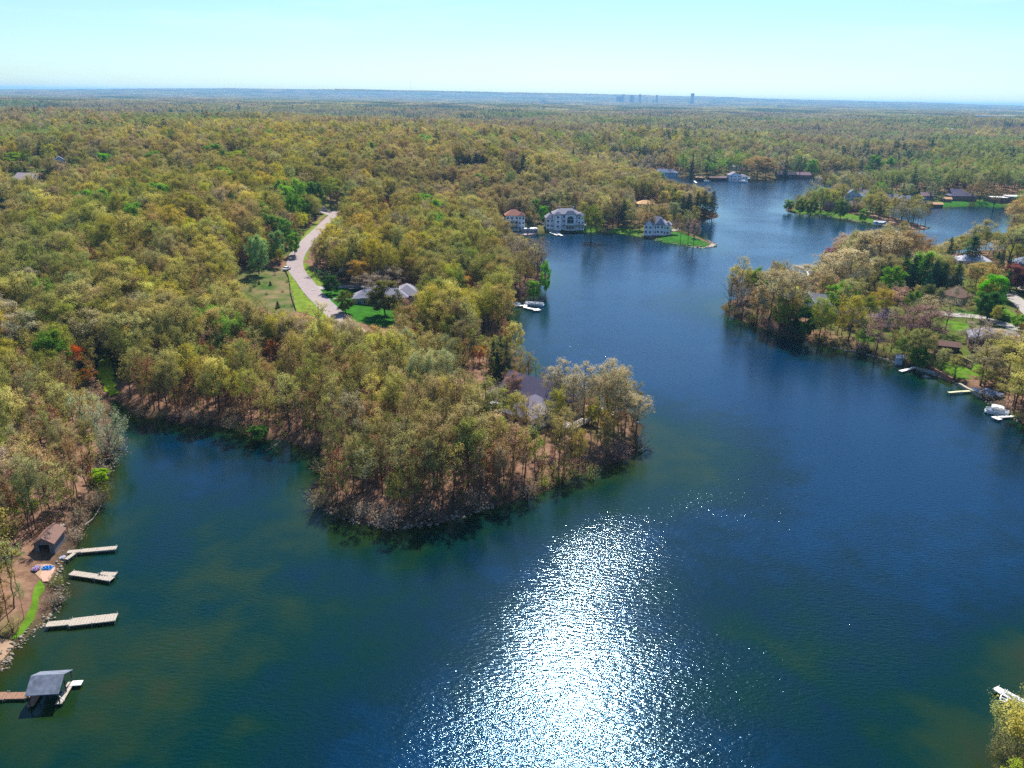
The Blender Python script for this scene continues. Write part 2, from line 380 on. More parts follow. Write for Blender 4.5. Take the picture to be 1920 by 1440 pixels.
def water_material():
    m, nt, out = new_mat('lake_water')
    geo = nt.nodes.new('ShaderNodeNewGeometry')
    at = nt.nodes.new('ShaderNodeAttribute'); at.attribute_name = 'depth'
    n0 = nt.nodes.new('ShaderNodeTexNoise'); n0.inputs['Scale'].default_value = 0.13; n0.inputs['Detail'].default_value = 7; n0.inputs['Roughness'].default_value = .65
    nt.links.new(geo.outputs['Position'], n0.inputs['Vector'])
    ad = nt.nodes.new('ShaderNodeMath'); ad.operation = 'MULTIPLY_ADD'; ad.inputs[1].default_value = 0.70
    nt.links.new(n0.outputs['Fac'], ad.inputs[0]); nt.links.new(at.outputs['Fac'], ad.inputs[2])
    sb = nt.nodes.new('ShaderNodeMath'); sb.operation = 'SUBTRACT'; sb.inputs[1].default_value = 0.36; nt.links.new(ad.outputs[0], sb.inputs[0])
    r = nt.nodes.new('ShaderNodeValToRGB'); e = r.color_ramp.elements
    e[0].position = 0.0; e[0].color = (0.020, 0.024, 0.004, 1); e[1].position = 1.0; e[1].color = WATER_DEEP
    a = e.new(0.22); a.color = (0.009, 0.026, 0.005, 1)
    a = e.new(0.48); a.color = (0.0, 0.018, 0.011, 1)
    a = e.new(0.75); a.color = (0.0, 0.014, 0.025, 1)
    nt.links.new(sb.outputs[0], r.inputs[0])
    p = nt.nodes.new('ShaderNodeBsdfPrincipled'); p.inputs['Roughness'].default_value = WATER_ROUGH; p.inputs['IOR'].default_value = 1.333
    p.inputs['Specular Tint'].default_value = (0.26, 0.66, 1, 1); p.inputs['Specular IOR Level'].default_value = 0.5
    nt.links.new(r.outputs[0], p.inputs['Base Color'])
    # waves: crests running across the wind, broken by patches of calmer water
    mp = nt.nodes.new('ShaderNodeMapping'); mp.inputs['Rotation'].default_value = (0, 0, RAD(28)); mp.inputs['Scale'].default_value = (0.55, 1.5, 1)
    nt.links.new(geo.outputs['Position'], mp.inputs[0])
    w1 = nt.nodes.new('ShaderNodeTexNoise'); w1.inputs['Scale'].default_value = 1.35; w1.inputs['Detail'].default_value = 3; w1.inputs['Roughness'].default_value = 0.62
    nt.links.new(mp.outputs[0], w1.inputs['Vector'])
    pt = nt.nodes.new('ShaderNodeTexNoise'); pt.inputs['Scale'].default_value = 0.022; pt.inputs['Detail'].default_value = 3
    nt.links.new(geo.outputs['Position'], pt.inputs['Vector'])
    mr = nt.nodes.new('ShaderNodeMapRange'); mr.inputs['From Min'].default_value = 0.38; mr.inputs['From Max'].default_value = 0.6
    mr.inputs['To Min'].default_value = 0.55; mr.inputs['To Max'].default_value = 1.0; nt.links.new(pt.outputs['Fac'], mr.inputs['Value'])
    fa = nt.nodes.new('ShaderNodeAttribute'); fa.attribute_name = 'wind'
    ml = nt.nodes.new('ShaderNodeMath'); ml.operation = 'MULTIPLY'; nt.links.new(mr.outputs[0], ml.inputs[0]); nt.links.new(fa.outputs['Fac'], ml.inputs[1])
    bp = nt.nodes.new('ShaderNodeBump'); bp.inputs['Distance'].default_value = WAVE
    nt.links.new(ml.outputs[0], bp.inputs['Strength']); nt.links.new(w1.outputs['Fac'], bp.inputs['Height'])
    nt.links.new(bp.outputs[0], p.inputs['Normal'])
    nt.links.new(p.outputs[0], out.inputs[0]); return m
WATER_DEEP = (0.0, 0.021, 0.060, 1); WATER_ROUGH = 0.105; WAVE = 0.148
_tx, _ty, _tF, _td = build_terrain()
_wind = 0.25 + 0.75 * sstep(3, 26, -sdist(_tx, _ty))
_wind = _wind * (1 - 0.75 * np.exp(-((_tx - W0(330, 850)[0]) ** 2 + (_ty - W0(330, 850)[1]) ** 2) / (2 * 34 ** 2)))
for _px, _py, _r2, _a in ((1130, 600, 70, .35), (1400, 420, 150, .4), (1050, 490, 60, .4), (900, 990, 14, .6), (830, 1090, 17, .55), (740, 1190, 13, .45), (1330, 1130, 12, .3), (1540, 760, 30, .5)):
    _w = W0(_px, _py); _wind = _wind * (1 - _a * np.exp(-((_tx - _w[0]) ** 2 + (_ty - _w[1]) ** 2) / (2 * _r2 ** 2)))
water = mesh_obj('lake_water', np.stack([_tx, _ty, np.zeros(len(_tx))], -1), _tF, water_material(), attrs={'depth': _td, 'wind': _wind}, smooth=True)
tag(water, kind='structure')
# ------------------------------------------------------------ draped sheets: roads, lawns
def pip(x, y, poly):
    x = np.asarray(x, float); y = np.asarray(y, float); ins = np.zeros(x.shape, bool); n = len(poly)
    for i in range(n):
        ax, ay = poly[i]; bx, by = poly[(i + 1) % n]
        if ay == by: continue
        c = ((ay > y) != (by > y)) & (x < ax + (y - ay) * (bx - ax) / (by - ay)); ins ^= c
    return ins
def drape(name, poly, mat, lift=0.08, step=3.0, rag=0.0, seed=1):
    P = [np.array(p, float) for p in poly]; out = []; rng = np.random.default_rng(seed)
    for i in range(len(P)):
        a, b = P[i], P[(i + 1) % len(P)]; k = max(1, int(np.linalg.norm(b - a) / step))
        for j in range(k): out.append(a + (b - a) * j / k + (rng.normal(0, rag, 2) if rag else 0))
    out = np.array(out); mn = out.min(0); mx = out.max(0)
    gx, gy = np.meshgrid(np.arange(mn[0], mx[0], step), np.arange(mn[1], mx[1], step)); gx = gx.ravel(); gy = gy.ravel()
    ins = pip(gx, gy, out); pts = np.concatenate([out, np.stack([gx[ins], gy[ins]], -1)])
    n = len(out)
    res = delaunay_2d_cdt([Vector(p) for p in pts], [], [list(range(n))], 1, 0.01)
    v = np.array([(p.x, p.y) for p in res[0]]); z = height(v[:, 0], v[:, 1]) + lift
    o = mesh_obj(name, np.stack([v[:, 0], v[:, 1], z], -1), [tuple(f) for f in res[2]], mat, smooth=True)
    return tag(o, kind='structure')
def ribbon(pts, widths, sub=4):
    """world centreline (Catmull-Rom) to left and right edge points"""
    P = np.array(pts, float); n = len(P); W = np.array(widths if hasattr(widths, '__len__') else [widths] * n, float)
    c = []; ww = []
    for i in range(n - 1):
        p0 = P[max(i - 1, 0)]; p1 = P[i]; p2 = P[i + 1]; p3 = P[min(i + 2, n - 1)]
        for j in range(sub):
            t = j / sub; c.append(0.5 * ((2 * p1) + (-p0 + p2) * t + (2 * p0 - 5 * p1 + 4 * p2 - p3) * t * t + (-p0 + 3 * p1 - 3 * p2 + p3) * t ** 3))
            ww.append(W[i] * (1 - t) + W[i + 1] * t)
    c.append(P[-1]); ww.append(W[-1]); c = np.array(c); ww = np.array(ww)
    T = np.gradient(c, axis=0); T /= np.linalg.norm(T, axis=1)[:, None]; Nn = np.stack([-T[:, 1], T[:, 0]], -1)
    return c, c + Nn * ww[:, None] / 2, c - Nn * ww[:, None] / 2
def road(name, px, widths, mat, lift=0.10, kerb=None, world=False):
    pts = px if world else [G(*p) for p in px]
    c, L, R = ribbon(pts, widths)
    rows = []
    for t in np.linspace(0, 1, 5): rows.append(L * (1 - t) + R * t)
    V = np.stack(rows, 1); n, k, _ = V.shape
    z = height(V[:, :, 0].ravel(), V[:, :, 1].ravel()).reshape(n, k); z = np.maximum(z, z.mean(1, keepdims=True) - 0.05) + lift
    verts = np.concatenate([V, z[:, :, None]], -1).reshape(-1, 3); idx = np.arange(n * k).reshape(n, k)
    F = np.stack([idx[:-1, :-1], idx[:-1, 1:], idx[1:, 1:], idx[1:, :-1]], -1).reshape(-1, 4)
    o = mesh_obj(name, verts, F, mat, smooth=True); tag(o, kind='structure')
    return c
MAT_ROAD = simple('worn_pale_asphalt', (0.30, 0.235, 0.23), 0.9, 0.10, 0.5)
MAT_DRIVE = simple('concrete_drive', (0.33, 0.295, 0.27), 0.9, 0.10, 0.7)
MAT_LAWN = simple('mown_lawn', (0.03, 0.125, 0.007), 1.0, 0.30, 0.35, spec=0.05)
MAT_LAWN2 = simple('rough_lawn', (0.085, 0.17, 0.012), 1.0, 0.35, 0.4, spec=0.05)
MAT_VERGE = simple('verge_grass', (0.14, 0.20, 0.02), 1.0, 0.30, 0.4, spec=0.05)
MAT_FIELD = simple('rough_field', (0.055, 0.15, 0.012), 1.0, 0.4, 0.16, spec=0.05, col2=(0.22, 0.16, 0.08))
MAT_SAND = simple('sandy_ground', (0.33, 0.215, 0.14), 1.0, 0.16, 0.8, spec=0.05)
MAT_MARSH = simple('marsh_grass', (0.34, 0.46, 0.02), 1.0, 0.40, 0.5, spec=0.05)
MAT_STONE = simple('shore_stone', (0.36, 0.31, 0.25), 0.9, 0.3, 1.5)
GP = lambda L: [G(*p) for p in L]

ROAD_PX = [(720,668),(690,640),(640,600),(612,574),(587,549),(570,526),(556,507),(553,491),(560,473),(575,457),(590,442),(608,424),(624,409),(634,397),(637,386),(631,375),(621,368),(606,362),(590,352)]
ROAD_C = road('road', ROAD_PX, 6.9, MAT_ROAD, 0.12)
road('driveway', [(584,540),(606,540),(640,538),(670,537),(688,540),(699,548)], [8,5.0,4,4,5,8], MAT_DRIVE, 0.11)
road('footpath', [(614,561),(640,560),(668,559),(690,558),(680,552),(668,549)], 1.1, MAT_DRIVE, 0.13)
road('peninsula_road', [(700,648),(730,640),(770,660),(820,690),(870,720),(905,740),(935,770),(955,785)], [5,4,4,4,4,5,8,10], MAT_SAND, 0.10)
CLEAR_POLYS = []   # world polygons without random trees
def lawn(name, px, mat, lift=0.07, clear=True, rag=0.25, step=3.0):
    P = GP(px)
    if clear: CLEAR_POLYS.append(P)
    return drape(name, P, mat, lift, step, rag)
LAWN_A = [(590,547),(608,541),(650,539),(676,540),(690,557),(692,570),(742,580),(740,612),(712,613),(681,606),(652,600),(631,583),(608,563)]
lawn('house_lawn', LAWN_A, MAT_LAWN)
VERGE_L = [(534,504),(546,505),(550,520),(562,540),(576,556),(600,580),(622,598),(604,600),(580,590),(556,584),(552,562),(545,540),(540,520)]
lawn('road_verge', VERGE_L, MAT_VERGE)
VERGE_R = [(566,492),(578,494),(590,513),(606,524),(610,535),(586,537),(576,524)]
lawn('road_verge', VERGE_R, MAT_VERGE)
lawn('road_verge', [(570,474),(580,466),(576,486),(566,492)], MAT_VERGE)
lawn('road_verge', [(612,403),(626,396),(628,384),(620,380),(606,400),(590,430),(575,447),(566,455),(548,478),(544,492),(536,498),(545,470),(565,445),(590,418)], MAT_VERGE)
FIELD = [(448,510),(470,500),(533,503),(540,522),(545,542),(551,562),(555,584),(530,590),(505,584),(485,562),(452,545),(440,525)]
lawn('rough_field', FIELD, MAT_FIELD)
lawn('waterfront_lawn', [(1078,428),(1098,424),(1110,422),(1128,430),(1132,434),(1105,435),(1078,436)], MAT_LAWN2)
lawn('waterfront_lawn', [(930,437),(940,428),(958,430),(966,436),(955,441),(940,444)], MAT_LAWN2)
lawn('waterfront_lawn', [(1130,431),(1160,428),(1200,432),(1205,440),(1165,437),(1132,434)], MAT_LAWN2)
lawn('spit_lawn', [(1195,440),(1225,446),(1258,440),(1268,432),(1300,445),(1322,453),(1332,459),(1318,462),(1285,458),(1232,449)], MAT_LAWN)
lawn('island_lawn', [(1485,394),(1510,398),(1552,403),(1590,409),(1618,413),(1640,416),(1640,410),(1600,402),(1560,396),(1520,392),(1495,390)], MAT_LAWN2)
lawn('far_lawn', [(1146,305),(1152,314),(1162,314),(1160,304)], MAT_LAWN2, clear=True)
lawn('far_lawn', [(1247,312),(1250,322),(1268,326),(1276,318),(1270,312)], MAT_LAWN2, clear=True)
lawn('far_lawn', [(1086,303),(1086,298),(1106,297),(1108,302)], MAT_LAWN2, clear=True)
lawn('far_lawn', [(1470,325),(1478,319),(1506,321),(1520,327),(1500,328)], MAT_LAWN2, clear=True)
lawn('far_lawn', [(1752,382),(1766,372),(1800,374),(1822,377),(1812,384),(1780,386)], MAT_LAWN, clear=True)
lawn('far_lawn', [(1824,383),(1834,372),(1870,374),(1882,385),(1850,385)], MAT_LAWN, clear=True)
lawn('jetty_lawn', [(1519,504),(1528,497),(1545,495),(1552,505),(1535,511)], MAT_LAWN)
lawn('yard_lawn', [(1790,588),(1800,580),(1826,586),(1826,596),(1808,597)], MAT_LAWN)
lawn('yard_lawn', [(1900,530),(1918,548),(1960,565),(1960,525),(1925,520)], MAT_LAWN)
lawn('yard_lawn', [(1868,572),(1900,585),(1925,610),(1900,612),(1860,600),(1845,590)], MAT_LAWN2)
lawn('yard_lawn', [(1772,600),(1810,606),(1830,614),(1800,622),(1768,618)], MAT_LAWN2)
lawn('shore_lawn', [(1766,690),(1780,672),(1812,668),(1850,690),(1846,706),(1818,712),(1790,704)], MAT_LAWN2)
lawn('shore_lawn', [(1600,630),(1620,612),(1650,622),(1645,645),(1615,642)], MAT_LAWN2)
lawn('bank_lawn', [(20,1200),(36,1178),(52,1150),(60,1128),(66,1100),(76,1088),(84,1098),(78,1120),(68,1148),(54,1176),(36,1196)], MAT_LAWN2, step=1.5, rag=.12)
lawn('sandy_bank', [(-60,1225),(-20,1195),(18,1202),(28,1207),(6,1236),(-30,1290)], MAT_SAND, 0.06, step=2)
lawn('sandy_terrace', [(62,1064),(70,1058),(92,1058),(104,1062),(88,1092),(78,1088),(66,1076)], MAT_SAND, 0.09, step=1.5, rag=.1)
lawn('marsh', [(178,700),(190,668),(182,640),(198,632),(206,668),(212,700),(222,735),(206,745),(196,725)], MAT_MARSH, 0.12, step=2, rag=.6)
lawn('spit_stones', [(1288,461),(1320,465),(1338,463),(1342,459),(1330,455),(1334,459),(1318,463),(1290,459)], MAT_STONE, 0.16, clear=False, rag=.3, step=2)
road('street', [(2000,640),(1925,622),(1880,608),(1840,596),(1810,592),(1780,590),(1740,584),(1700,580)], [6]*8, MAT_DRIVE, 0.12)
road('street', [(1885,545),(1915,572),(1950,605)], [6]*3, MAT_DRIVE, 0.13)
road('street', [(1888,520),(1905,530),(1930,545)], [7]*3, MAT_DRIVE, 0.14)
road('boat_ramp', [(1007,404),(1018,414),(1028,424),(1037,437)], 4.5, MAT_DRIVE, 0.12)
road('boat_ramp', [(1030,410),(1036,421),(1044,431),(1054,440)], 3.5, MAT_DRIVE, 0.12)
road('island_path', [(1625,395),(1640,403),(1660,413),(1690,420),(1715,425),(1732,427)], [3,3,4,4,4,3], MAT_SAND, 0.12)
road('island_path', [(1515,400),(1540,403),(1580,410),(1610,415)], 1.6, MAT_SAND, 0.13)
# ------------------------------------------------------------ tree prototypes
def tubes_np(lines, k):
    """lines: list of (pts n x 3, radii n) -> verts, quads"""
    V = []; F = []; b = 0
    ang = np.arange(k) * 2 * np.pi / k
    for pts, rad in lines:
        n = len(pts); T = np.gradient(pts, axis=0); T /= np.linalg.norm(T, axis=1)[:, None] + 1e-9
        ref = np.array([0.3, 0.2, 1.0]) if abs(T[0, 2]) < 0.8 else np.array([1.0, 0.1, 0])
        X = np.cross(T, ref); X /= np.linalg.norm(X, axis=1)[:, None] + 1e-9; Y = np.cross(T, X)
        ring = pts[:, None] + rad[:, None, None] * (X[:, None] * np.cos(ang)[None, :, None] + Y[:, None] * np.sin(ang)[None, :, None])
        V.append(ring.reshape(-1, 3)); idx = b + np.arange(n * k).reshape(n, k)
        F.append(np.stack([idx[:-1], np.roll(idx[:-1], -1, 1), np.roll(idx[1:], -1, 1), idx[1:]], -1).reshape(-1, 4)); b += n * k
    return np.concatenate(V), np.concatenate(F)
def curve(a, b, bow, n, rng, wob=0.0):
    t = np.linspace(0, 1, n)[:, None]; m = (a + b) / 2 + bow
    p = (1 - t) ** 2 * a + 2 * t * (1 - t) * m + t ** 2 * b
    if wob: p[1:-1] += rng.normal(0, wob, (n - 2, 3))
    return p
def leaf_quads(c, size, rng, up=0.7, asp=0.7, out=None):
    n = len(c); nrm = rng.normal(0, 1, (n, 3)); nrm[:, 2] = np.abs(nrm[:, 2]) + up; nrm[:, 1] += 0.25; nrm += 0 if out is None else out * 1.3; nrm /= np.linalg.norm(nrm, axis=1)[:, None]
    r = rng.normal(0, 1, (n, 3)); a = np.cross(nrm, r); a /= np.linalg.norm(a, axis=1)[:, None] + 1e-9; b = np.cross(nrm, a)
    s = (size * rng.uniform(.55, 1.35, n))[:, None] / 2
    V = np.stack([c - a * s, c - b * s * asp, c + a * s, c + b * s * asp], 1).reshape(-1, 3)
    return V, np.arange(n * 4).reshape(n, 4)
def grow(seed, H=20, R=5, cb=0.4, prim=10, sec=5, ter=4, lpt=20, leaf=0.42, spread=0.55, trunk_r=0.22, low=-0.35, lean=0.0, twig=0.016, bare=0.0, lodk=(7,5,4,3), dead=False, flat=1.0, fork=False):
    rng = np.random.default_rng(seed)
    lines = {0: [], 1: [], 2: [], 3: []}
    ld = rng.uniform(0, 2 * np.pi); top = np.array([math.cos(ld) * lean * H, math.sin(ld) * lean * H, H * 0.9])
    tr = curve(np.array([0, 0, -0.8]), top, np.array([rng.normal(0, .35), rng.normal(0, .35), 0]), 9, rng, 0.10)
    trr = trunk_r * (1 - np.linspace(0, 1, 9)) ** 0.8 + 0.03; trr[0] *= 1.5
    lines[0].append((tr, trr))
    cz = H * (cb + 1) / 2; Rz = H * (1 - cb) / 2 * flat; cc = np.array([top[0] * .7, top[1] * .7, cz])
    tips = []; ga = rng.uniform(0, 6.28)
    for i in range(prim):
        u = (i + .5) / prim; psi = math.asin(np.clip(low + (0.97 - low) * u + rng.normal(0, .07), -0.9, 0.98)); ga += 2.4 + rng.normal(0, .25)
        rr = rng.uniform(.72, 1.05)
        e = cc + np.array([R * math.cos(ga) * math.cos(psi), R * math.sin(ga) * math.cos(psi), Rz * math.sin(psi)]) * rr
        L = np.hypot(e[0] - cc[0], e[1] - cc[1]); sz = np.clip(e[2] - L * rng.uniform(.5, 1.0) - 1.0, H * cb * 0.75, H * 0.8)
        k = np.clip((sz + 0.8) / (H * 0.9 + 0.8) * 8, 0, 8); k0 = int(k); k1 = min(k0 + 1, 8); s = tr[k0] + (tr[k1] - tr[k0]) * (k - k0)
        bow = np.array([math.cos(ga), math.sin(ga), 0.2]) * L * 0.16
        p = curve(s, e, bow, 6, rng, 0.12); r0 = min(trr[k0] * .62, 0.16)
        lines[1].append((p, np.linspace(r0, 0.035, 6)))
        for j in range(sec):
            t = rng.uniform(.35, 1.0); q = t * 5; a = p[int(min(q, 4))] + (p[int(min(q, 4)) + 1] - p[int(min(q, 4))]) * (q - int(min(q, 4)))
            out = a - cc; out /= np.linalg.norm(out) + 1e-6
            dr = rng.normal(0, .75, 3) + out * 0.8 + np.array([0, 0, .35]); dr /= np.linalg.norm(dr)
            L2 = R * rng.uniform(.28, .48); e2 = a + dr * L2
            p2 = curve(a, e2, rng.normal(0, L2 * .08, 3), 4, rng); lines[2].append((p2, np.linspace(0.05, 0.02, 4)))
            for k_ in range(ter):
                t2 = rng.uniform(.3, 1.0) * 3; i2 = int(min(t2, 2)); a2 = p2[i2] + (p2[i2 + 1] - p2[i2]) * (t2 - i2)
                d2 = rng.normal(0, .8, 3) + dr * .7 + np.array([0, 0, .4]); d2 /= np.linalg.norm(d2)
                L3 = R * rng.uniform(.12, .24); e3 = a2 + d2 * L3
                lines[3].append((np.stack([a2, (a2 + e3) / 2 + rng.normal(0, L3 * .08, 3), e3]), np.array([twig * 1.2, twig, twig * .5])))
                tips.append((a2, e3))
    def tubes_of(levels):
        Vs = []; Fs = []; b = 0
        for lv in levels:
            if lodk[lv] and lines[lv]:
                v, f = tubes_np(lines[lv], lodk[lv]); Vs.append(v); Fs.append(f + b); b += len(v)
        return (np.concatenate(Vs), np.concatenate(Fs)) if Vs else (np.zeros((0, 3)), np.zeros((0, 4), int))
    TV, TF = tubes_of((0, 1, 2, 3) if lpt == 0 else (0, 1)); CV, CF = tubes_of(() if lpt == 0 else (2, 3))
    tips = np.array(tips); nt_ = len(tips); keep = rng.random(nt_) > bare; tips = tips[keep]; nt_ = len(tips)
    if nt_ == 0 or lpt == 0: return TV, TF, None, None, None
    t = rng.uniform(.35, 1.15, (nt_, lpt, 1)); c = tips[:, 0][:, None] * (1 - t) + tips[:, 1][:, None] * t + rng.normal(0, spread, (nt_, lpt, 3)) * np.array([1, 1, .7])
    shade = (rng.uniform(.84, 1.16, nt_)[:, None] * rng.uniform(.86, 1.14, (nt_, lpt))).ravel(); c = c.reshape(-1, 3)
    LV, LF = leaf_quads(c, leaf, rng, out=(c - cc) / R)
    return TV, TF, np.concatenate([LV, CV]), np.concatenate([LF, CF + len(LV)]), np.concatenate([np.repeat(shade, 4), np.full(len(CV), .62)])
def conifer(seed, H=20, R=3.2, start=.12, whorls=22, per=7, leaf=.55, irregular=.2, power=.85, trunk_r=.2, lpb=26, droop=.12, lodk=(6, 3)):
    rng = np.random.default_rng(seed); lines = []; C = []; Sh = []
    tr = curve(np.array([0, 0, -.6]), np.array([rng.normal(0, .2), rng.normal(0, .2), H]), np.zeros(3), 7, rng, .04)
    for w in range(whorls):
        u = start + (0.985 - start) * (w / (whorls - 1)) ** 0.92; z = H * u; r = R * ((1 - u) / (1 - start)) ** power * rng.uniform(1 - irregular, 1 + irregular) + 0.12
        g0 = rng.uniform(0, 6.28)
        for k in range(per):
            if rng.random() < irregular * .5: continue
            g = g0 + k * 6.283 / per + rng.normal(0, .15); L = r * rng.uniform(.7, 1.12)
            a = np.array([0, 0, z]); e = np.array([math.cos(g) * L, math.sin(g) * L, z - L * droop + L * .1 * rng.normal()])
            p = curve(a, e, np.array([0, 0, L * .05]), 3, rng); lines.append((p, np.linspace(.05, .012, 3)))
            n = max(4, int(lpb * L / R + 3)); t = rng.uniform(.15, 1.05, (n, 1)) ** .8
            c = a * (1 - t) + e * t + rng.normal(0, 1, (n, 3)) * np.array([.28, .28, .12]) * (0.4 + 0.5 * L / R) * (R / 3)
            C.append(c); Sh.append(rng.uniform(.7, 1.3) * rng.uniform(.75, 1.25, n))
    v0, f0 = tubes_np([(tr, trunk_r * (1 - np.linspace(0, 1, 7)) + .03)], lodk[0]); v1, f1 = tubes_np(lines, lodk[1])
    c = np.concatenate(C); LV, LF = leaf_quads(c, leaf, rng, up=.8, asp=.5)
    return np.concatenate([v0, v1]), np.concatenate([f0, f1 + len(v0)]), LV, LF, np.repeat(np.concatenate(Sh), 4)
def shrubby(seed, H=3, R=2.2, stems=14, lps=26, leaf=.3, leafy=True):
    rng = np.random.default_rng(seed); lines = []; C = []
    for i in range(stems):
        g = rng.uniform(0, 6.28); q = rng.uniform(.2, 1); e = np.array([math.cos(g) * R * q, math.sin(g) * R * q, H * rng.uniform(.6, 1) * (1.1 - .4 * q)])
        a = np.array([math.cos(g) * .2, math.sin(g) * .2, -.2]); p = curve(a, e, rng.normal(0, .2, 3), 5, rng, .05); lines.append((p, np.linspace(.045, .015, 5)))
        for j in range(5):
            b = p[rng.integers(1, 5)]; e2 = b + rng.normal(0, .4, 3) * R * .4 + np.array([0, 0, .3]); lines.append((np.stack([b, (b + e2) / 2, e2]), np.array([.018, .014, .007])))
            t = rng.uniform(.2, 1.1, (lps // 5, 1)); C.append(b * (1 - t) + e2 * t + rng.normal(0, .16 * R, (lps // 5, 3)))
    v, f = tubes_np(lines, 4); c = np.concatenate(C); c = c[c[:, 2] > .05]
    LV, LF = leaf_quads(c, leaf, rng); sh = np.repeat(rng.uniform(.65, 1.35, len(c)), 4)
    return v, f, LV, LF, sh

def raw_mesh(name, V, F, mat, shade=None, midx=None, mats=None):
    me = bpy.data.meshes.new(name); n, k = F.shape
    me.vertices.add(len(V)); me.vertices.foreach_set('co', np.asarray(V, np.float32).ravel())
    me.loops.add(n * k); me.loops.foreach_set('vertex_index', F.astype(np.int32).ravel())
    me.polygons.add(n); me.polygons.foreach_set('loop_start', np.arange(0, n * k, k, dtype=np.int32)); me.update(calc_edges=True)
    for m in (mats or [mat]): me.materials.append(m)
    if midx is not None: me.polygons.foreach_set('material_index', midx.astype(np.int32))
    if shade is not None:
        at = me.attributes.new('shade', 'FLOAT', 'POINT'); at.data.foreach_set('value', np.asarray(shade, np.float32))
    return me
PROTO = {}     # key -> (trunk mesh, crown mesh, height, radius, arrays)
def reg(key, arrs, H, R, bark=None, leafm=None):
    TV, TF, LV, LF, sh = arrs
    tm = raw_mesh('trunk', TV, TF, bark or MAT_BARK); cm = None
    if LV is not None: cm = raw_mesh('crown', LV, LF, leafm or MAT_LEAF, sh)
    PROTO[key] = (tm, cm, H, R, arrs, bark or MAT_BARK, leafm or MAT_LEAF)
# near, fully branched
for i, sd_ in enumerate((11, 12, 13)):
    reg(f'oak{i}', grow(sd_, 20, 5.6, .36, 14, 5, 5, 19, .38, .50, .26, low=-.4), 20, 5.6)
for i, sd_ in enumerate((21, 22, 23, 24)):
    reg(f'tall{i}', grow(sd_, 22, 3.9, .52, 12, 5, 4, 12, .33, .45, .2, low=-.6, lean=.03), 22, 3.9, MAT_TRUNK)
for i, sd_ in enumerate((31, 32)):
    reg(f'thin{i}', grow(sd_, 20, 3.4, .45, 11, 4, 4, 8, .30, .40, .17, low=-.5, lean=.06, twig=.024), 20, 3.4, MAT_TRUNK)
for i, sd_ in enumerate((41, 42)):
    reg(f'bare{i}', grow(sd_, 19, 5.0, .34, 13, 6, 5, 8, .26, .4, .24, low=-.4, lean=.03, twig=.026), 19, 5.0)
for i, sd_ in enumerate((51, 52)):
    reg(f'maple{i}', grow(sd_, 15, 4.6, .2, 15, 6, 5, 26, .44, .42, .22, low=-.8), 15, 4.6)
reg('willow0', grow(61, 12, 6.2, .12, 14, 5, 5, 16, .30, .5, .3, low=-.6, flat=.95, twig=.024), 12, 6.2, MAT_PALE)
for i, sd_ in enumerate((71, 72)):
    reg(f'pine{i}', conifer(sd_, 24, 4.8, .12, 24, 8, .62, .28, .62, .28, 46, -.02), 24, 4.6, None, MAT_NEEDLE)
for i, sd_ in enumerate((81, 82)):
    reg(f'spruce{i}', conifer(sd_, 16, 3.2, .04, 26, 9, .48, .10, .9, .16, 40, .18), 16, 3.2, None, MAT_NEEDLE)
for i, sd_ in enumerate((91, 92, 93)):
    reg(f'shrub{i}', shrubby(sd_, 3.2, 2.3, 16, 30, .22), 3.2, 2.3, MAT_PALE if i == 2 else None)
reg('snag0', grow(95, 17, 4.5, .3, 8, 4, 3, 0, .2, .3, .26, low=-.4, lean=.04, twig=.03), 17, 4.5)

# ------------------------------------------------------------ forest library for the far woods (one mesh each: bark + leaves)
LIB = bpy.data.collections.new('forest_library')
LIBK = []
def lib(key, arrs, bark=None, leafm=None):
    TV, TF, LV, LF, sh = arrs; TF4 = TF
    V = np.concatenate([TV, LV]); F = np.concatenate([TF4, LF + len(TV)]); mi = np.concatenate([np.zeros(len(TF4)), np.ones(len(LF))])
    me = raw_mesh('wood', V, F, None, np.concatenate([np.ones(len(TV)), sh]), mi, [bark or MAT_BARK, leafm or MAT_LEAF])
    o = bpy.data.objects.new('wood_%02d' % len(LIBK), me); LIB.objects.link(o); LIBK.append(key)
for k_ in ('oak0', 'oak1', 'oak2', 'tall0', 'tall2', 'thin0', 'bare0', 'bare1', 'maple0', 'maple1', 'pine0', 'spruce0'):
    p_ = PROTO[k_]; lib(k_, p_[4], p_[5], p_[6])
for i, s_ in enumerate((111, 112, 113)):
    lib(f'moak{i}', grow(s_, 20, 5.6, .3, 9, 5, 3, 11, .75, .7, .26, low=-.2, lodk=(4, 3, 0, 0)))
for i, s_ in enumerate((121, 122)):
    lib(f'mbare{i}', grow(s_, 19, 5.2, .3, 9, 5, 3, 6, .6, .8, .24, low=-.2, lodk=(4, 3, 3, 0)))
lib('mpine0', conifer(131, 24, 4.6, .2, 12, 6, 1.2, .35, .6, .28, 14, 0.0, (4, 3)), None, MAT_NEEDLE)
lib('mspruce0', conifer(132, 17, 3.4, .05, 12, 6, 1.0, .1, .95, .2, 10, .15, (4, 3)), None, MAT_NEEDLE)
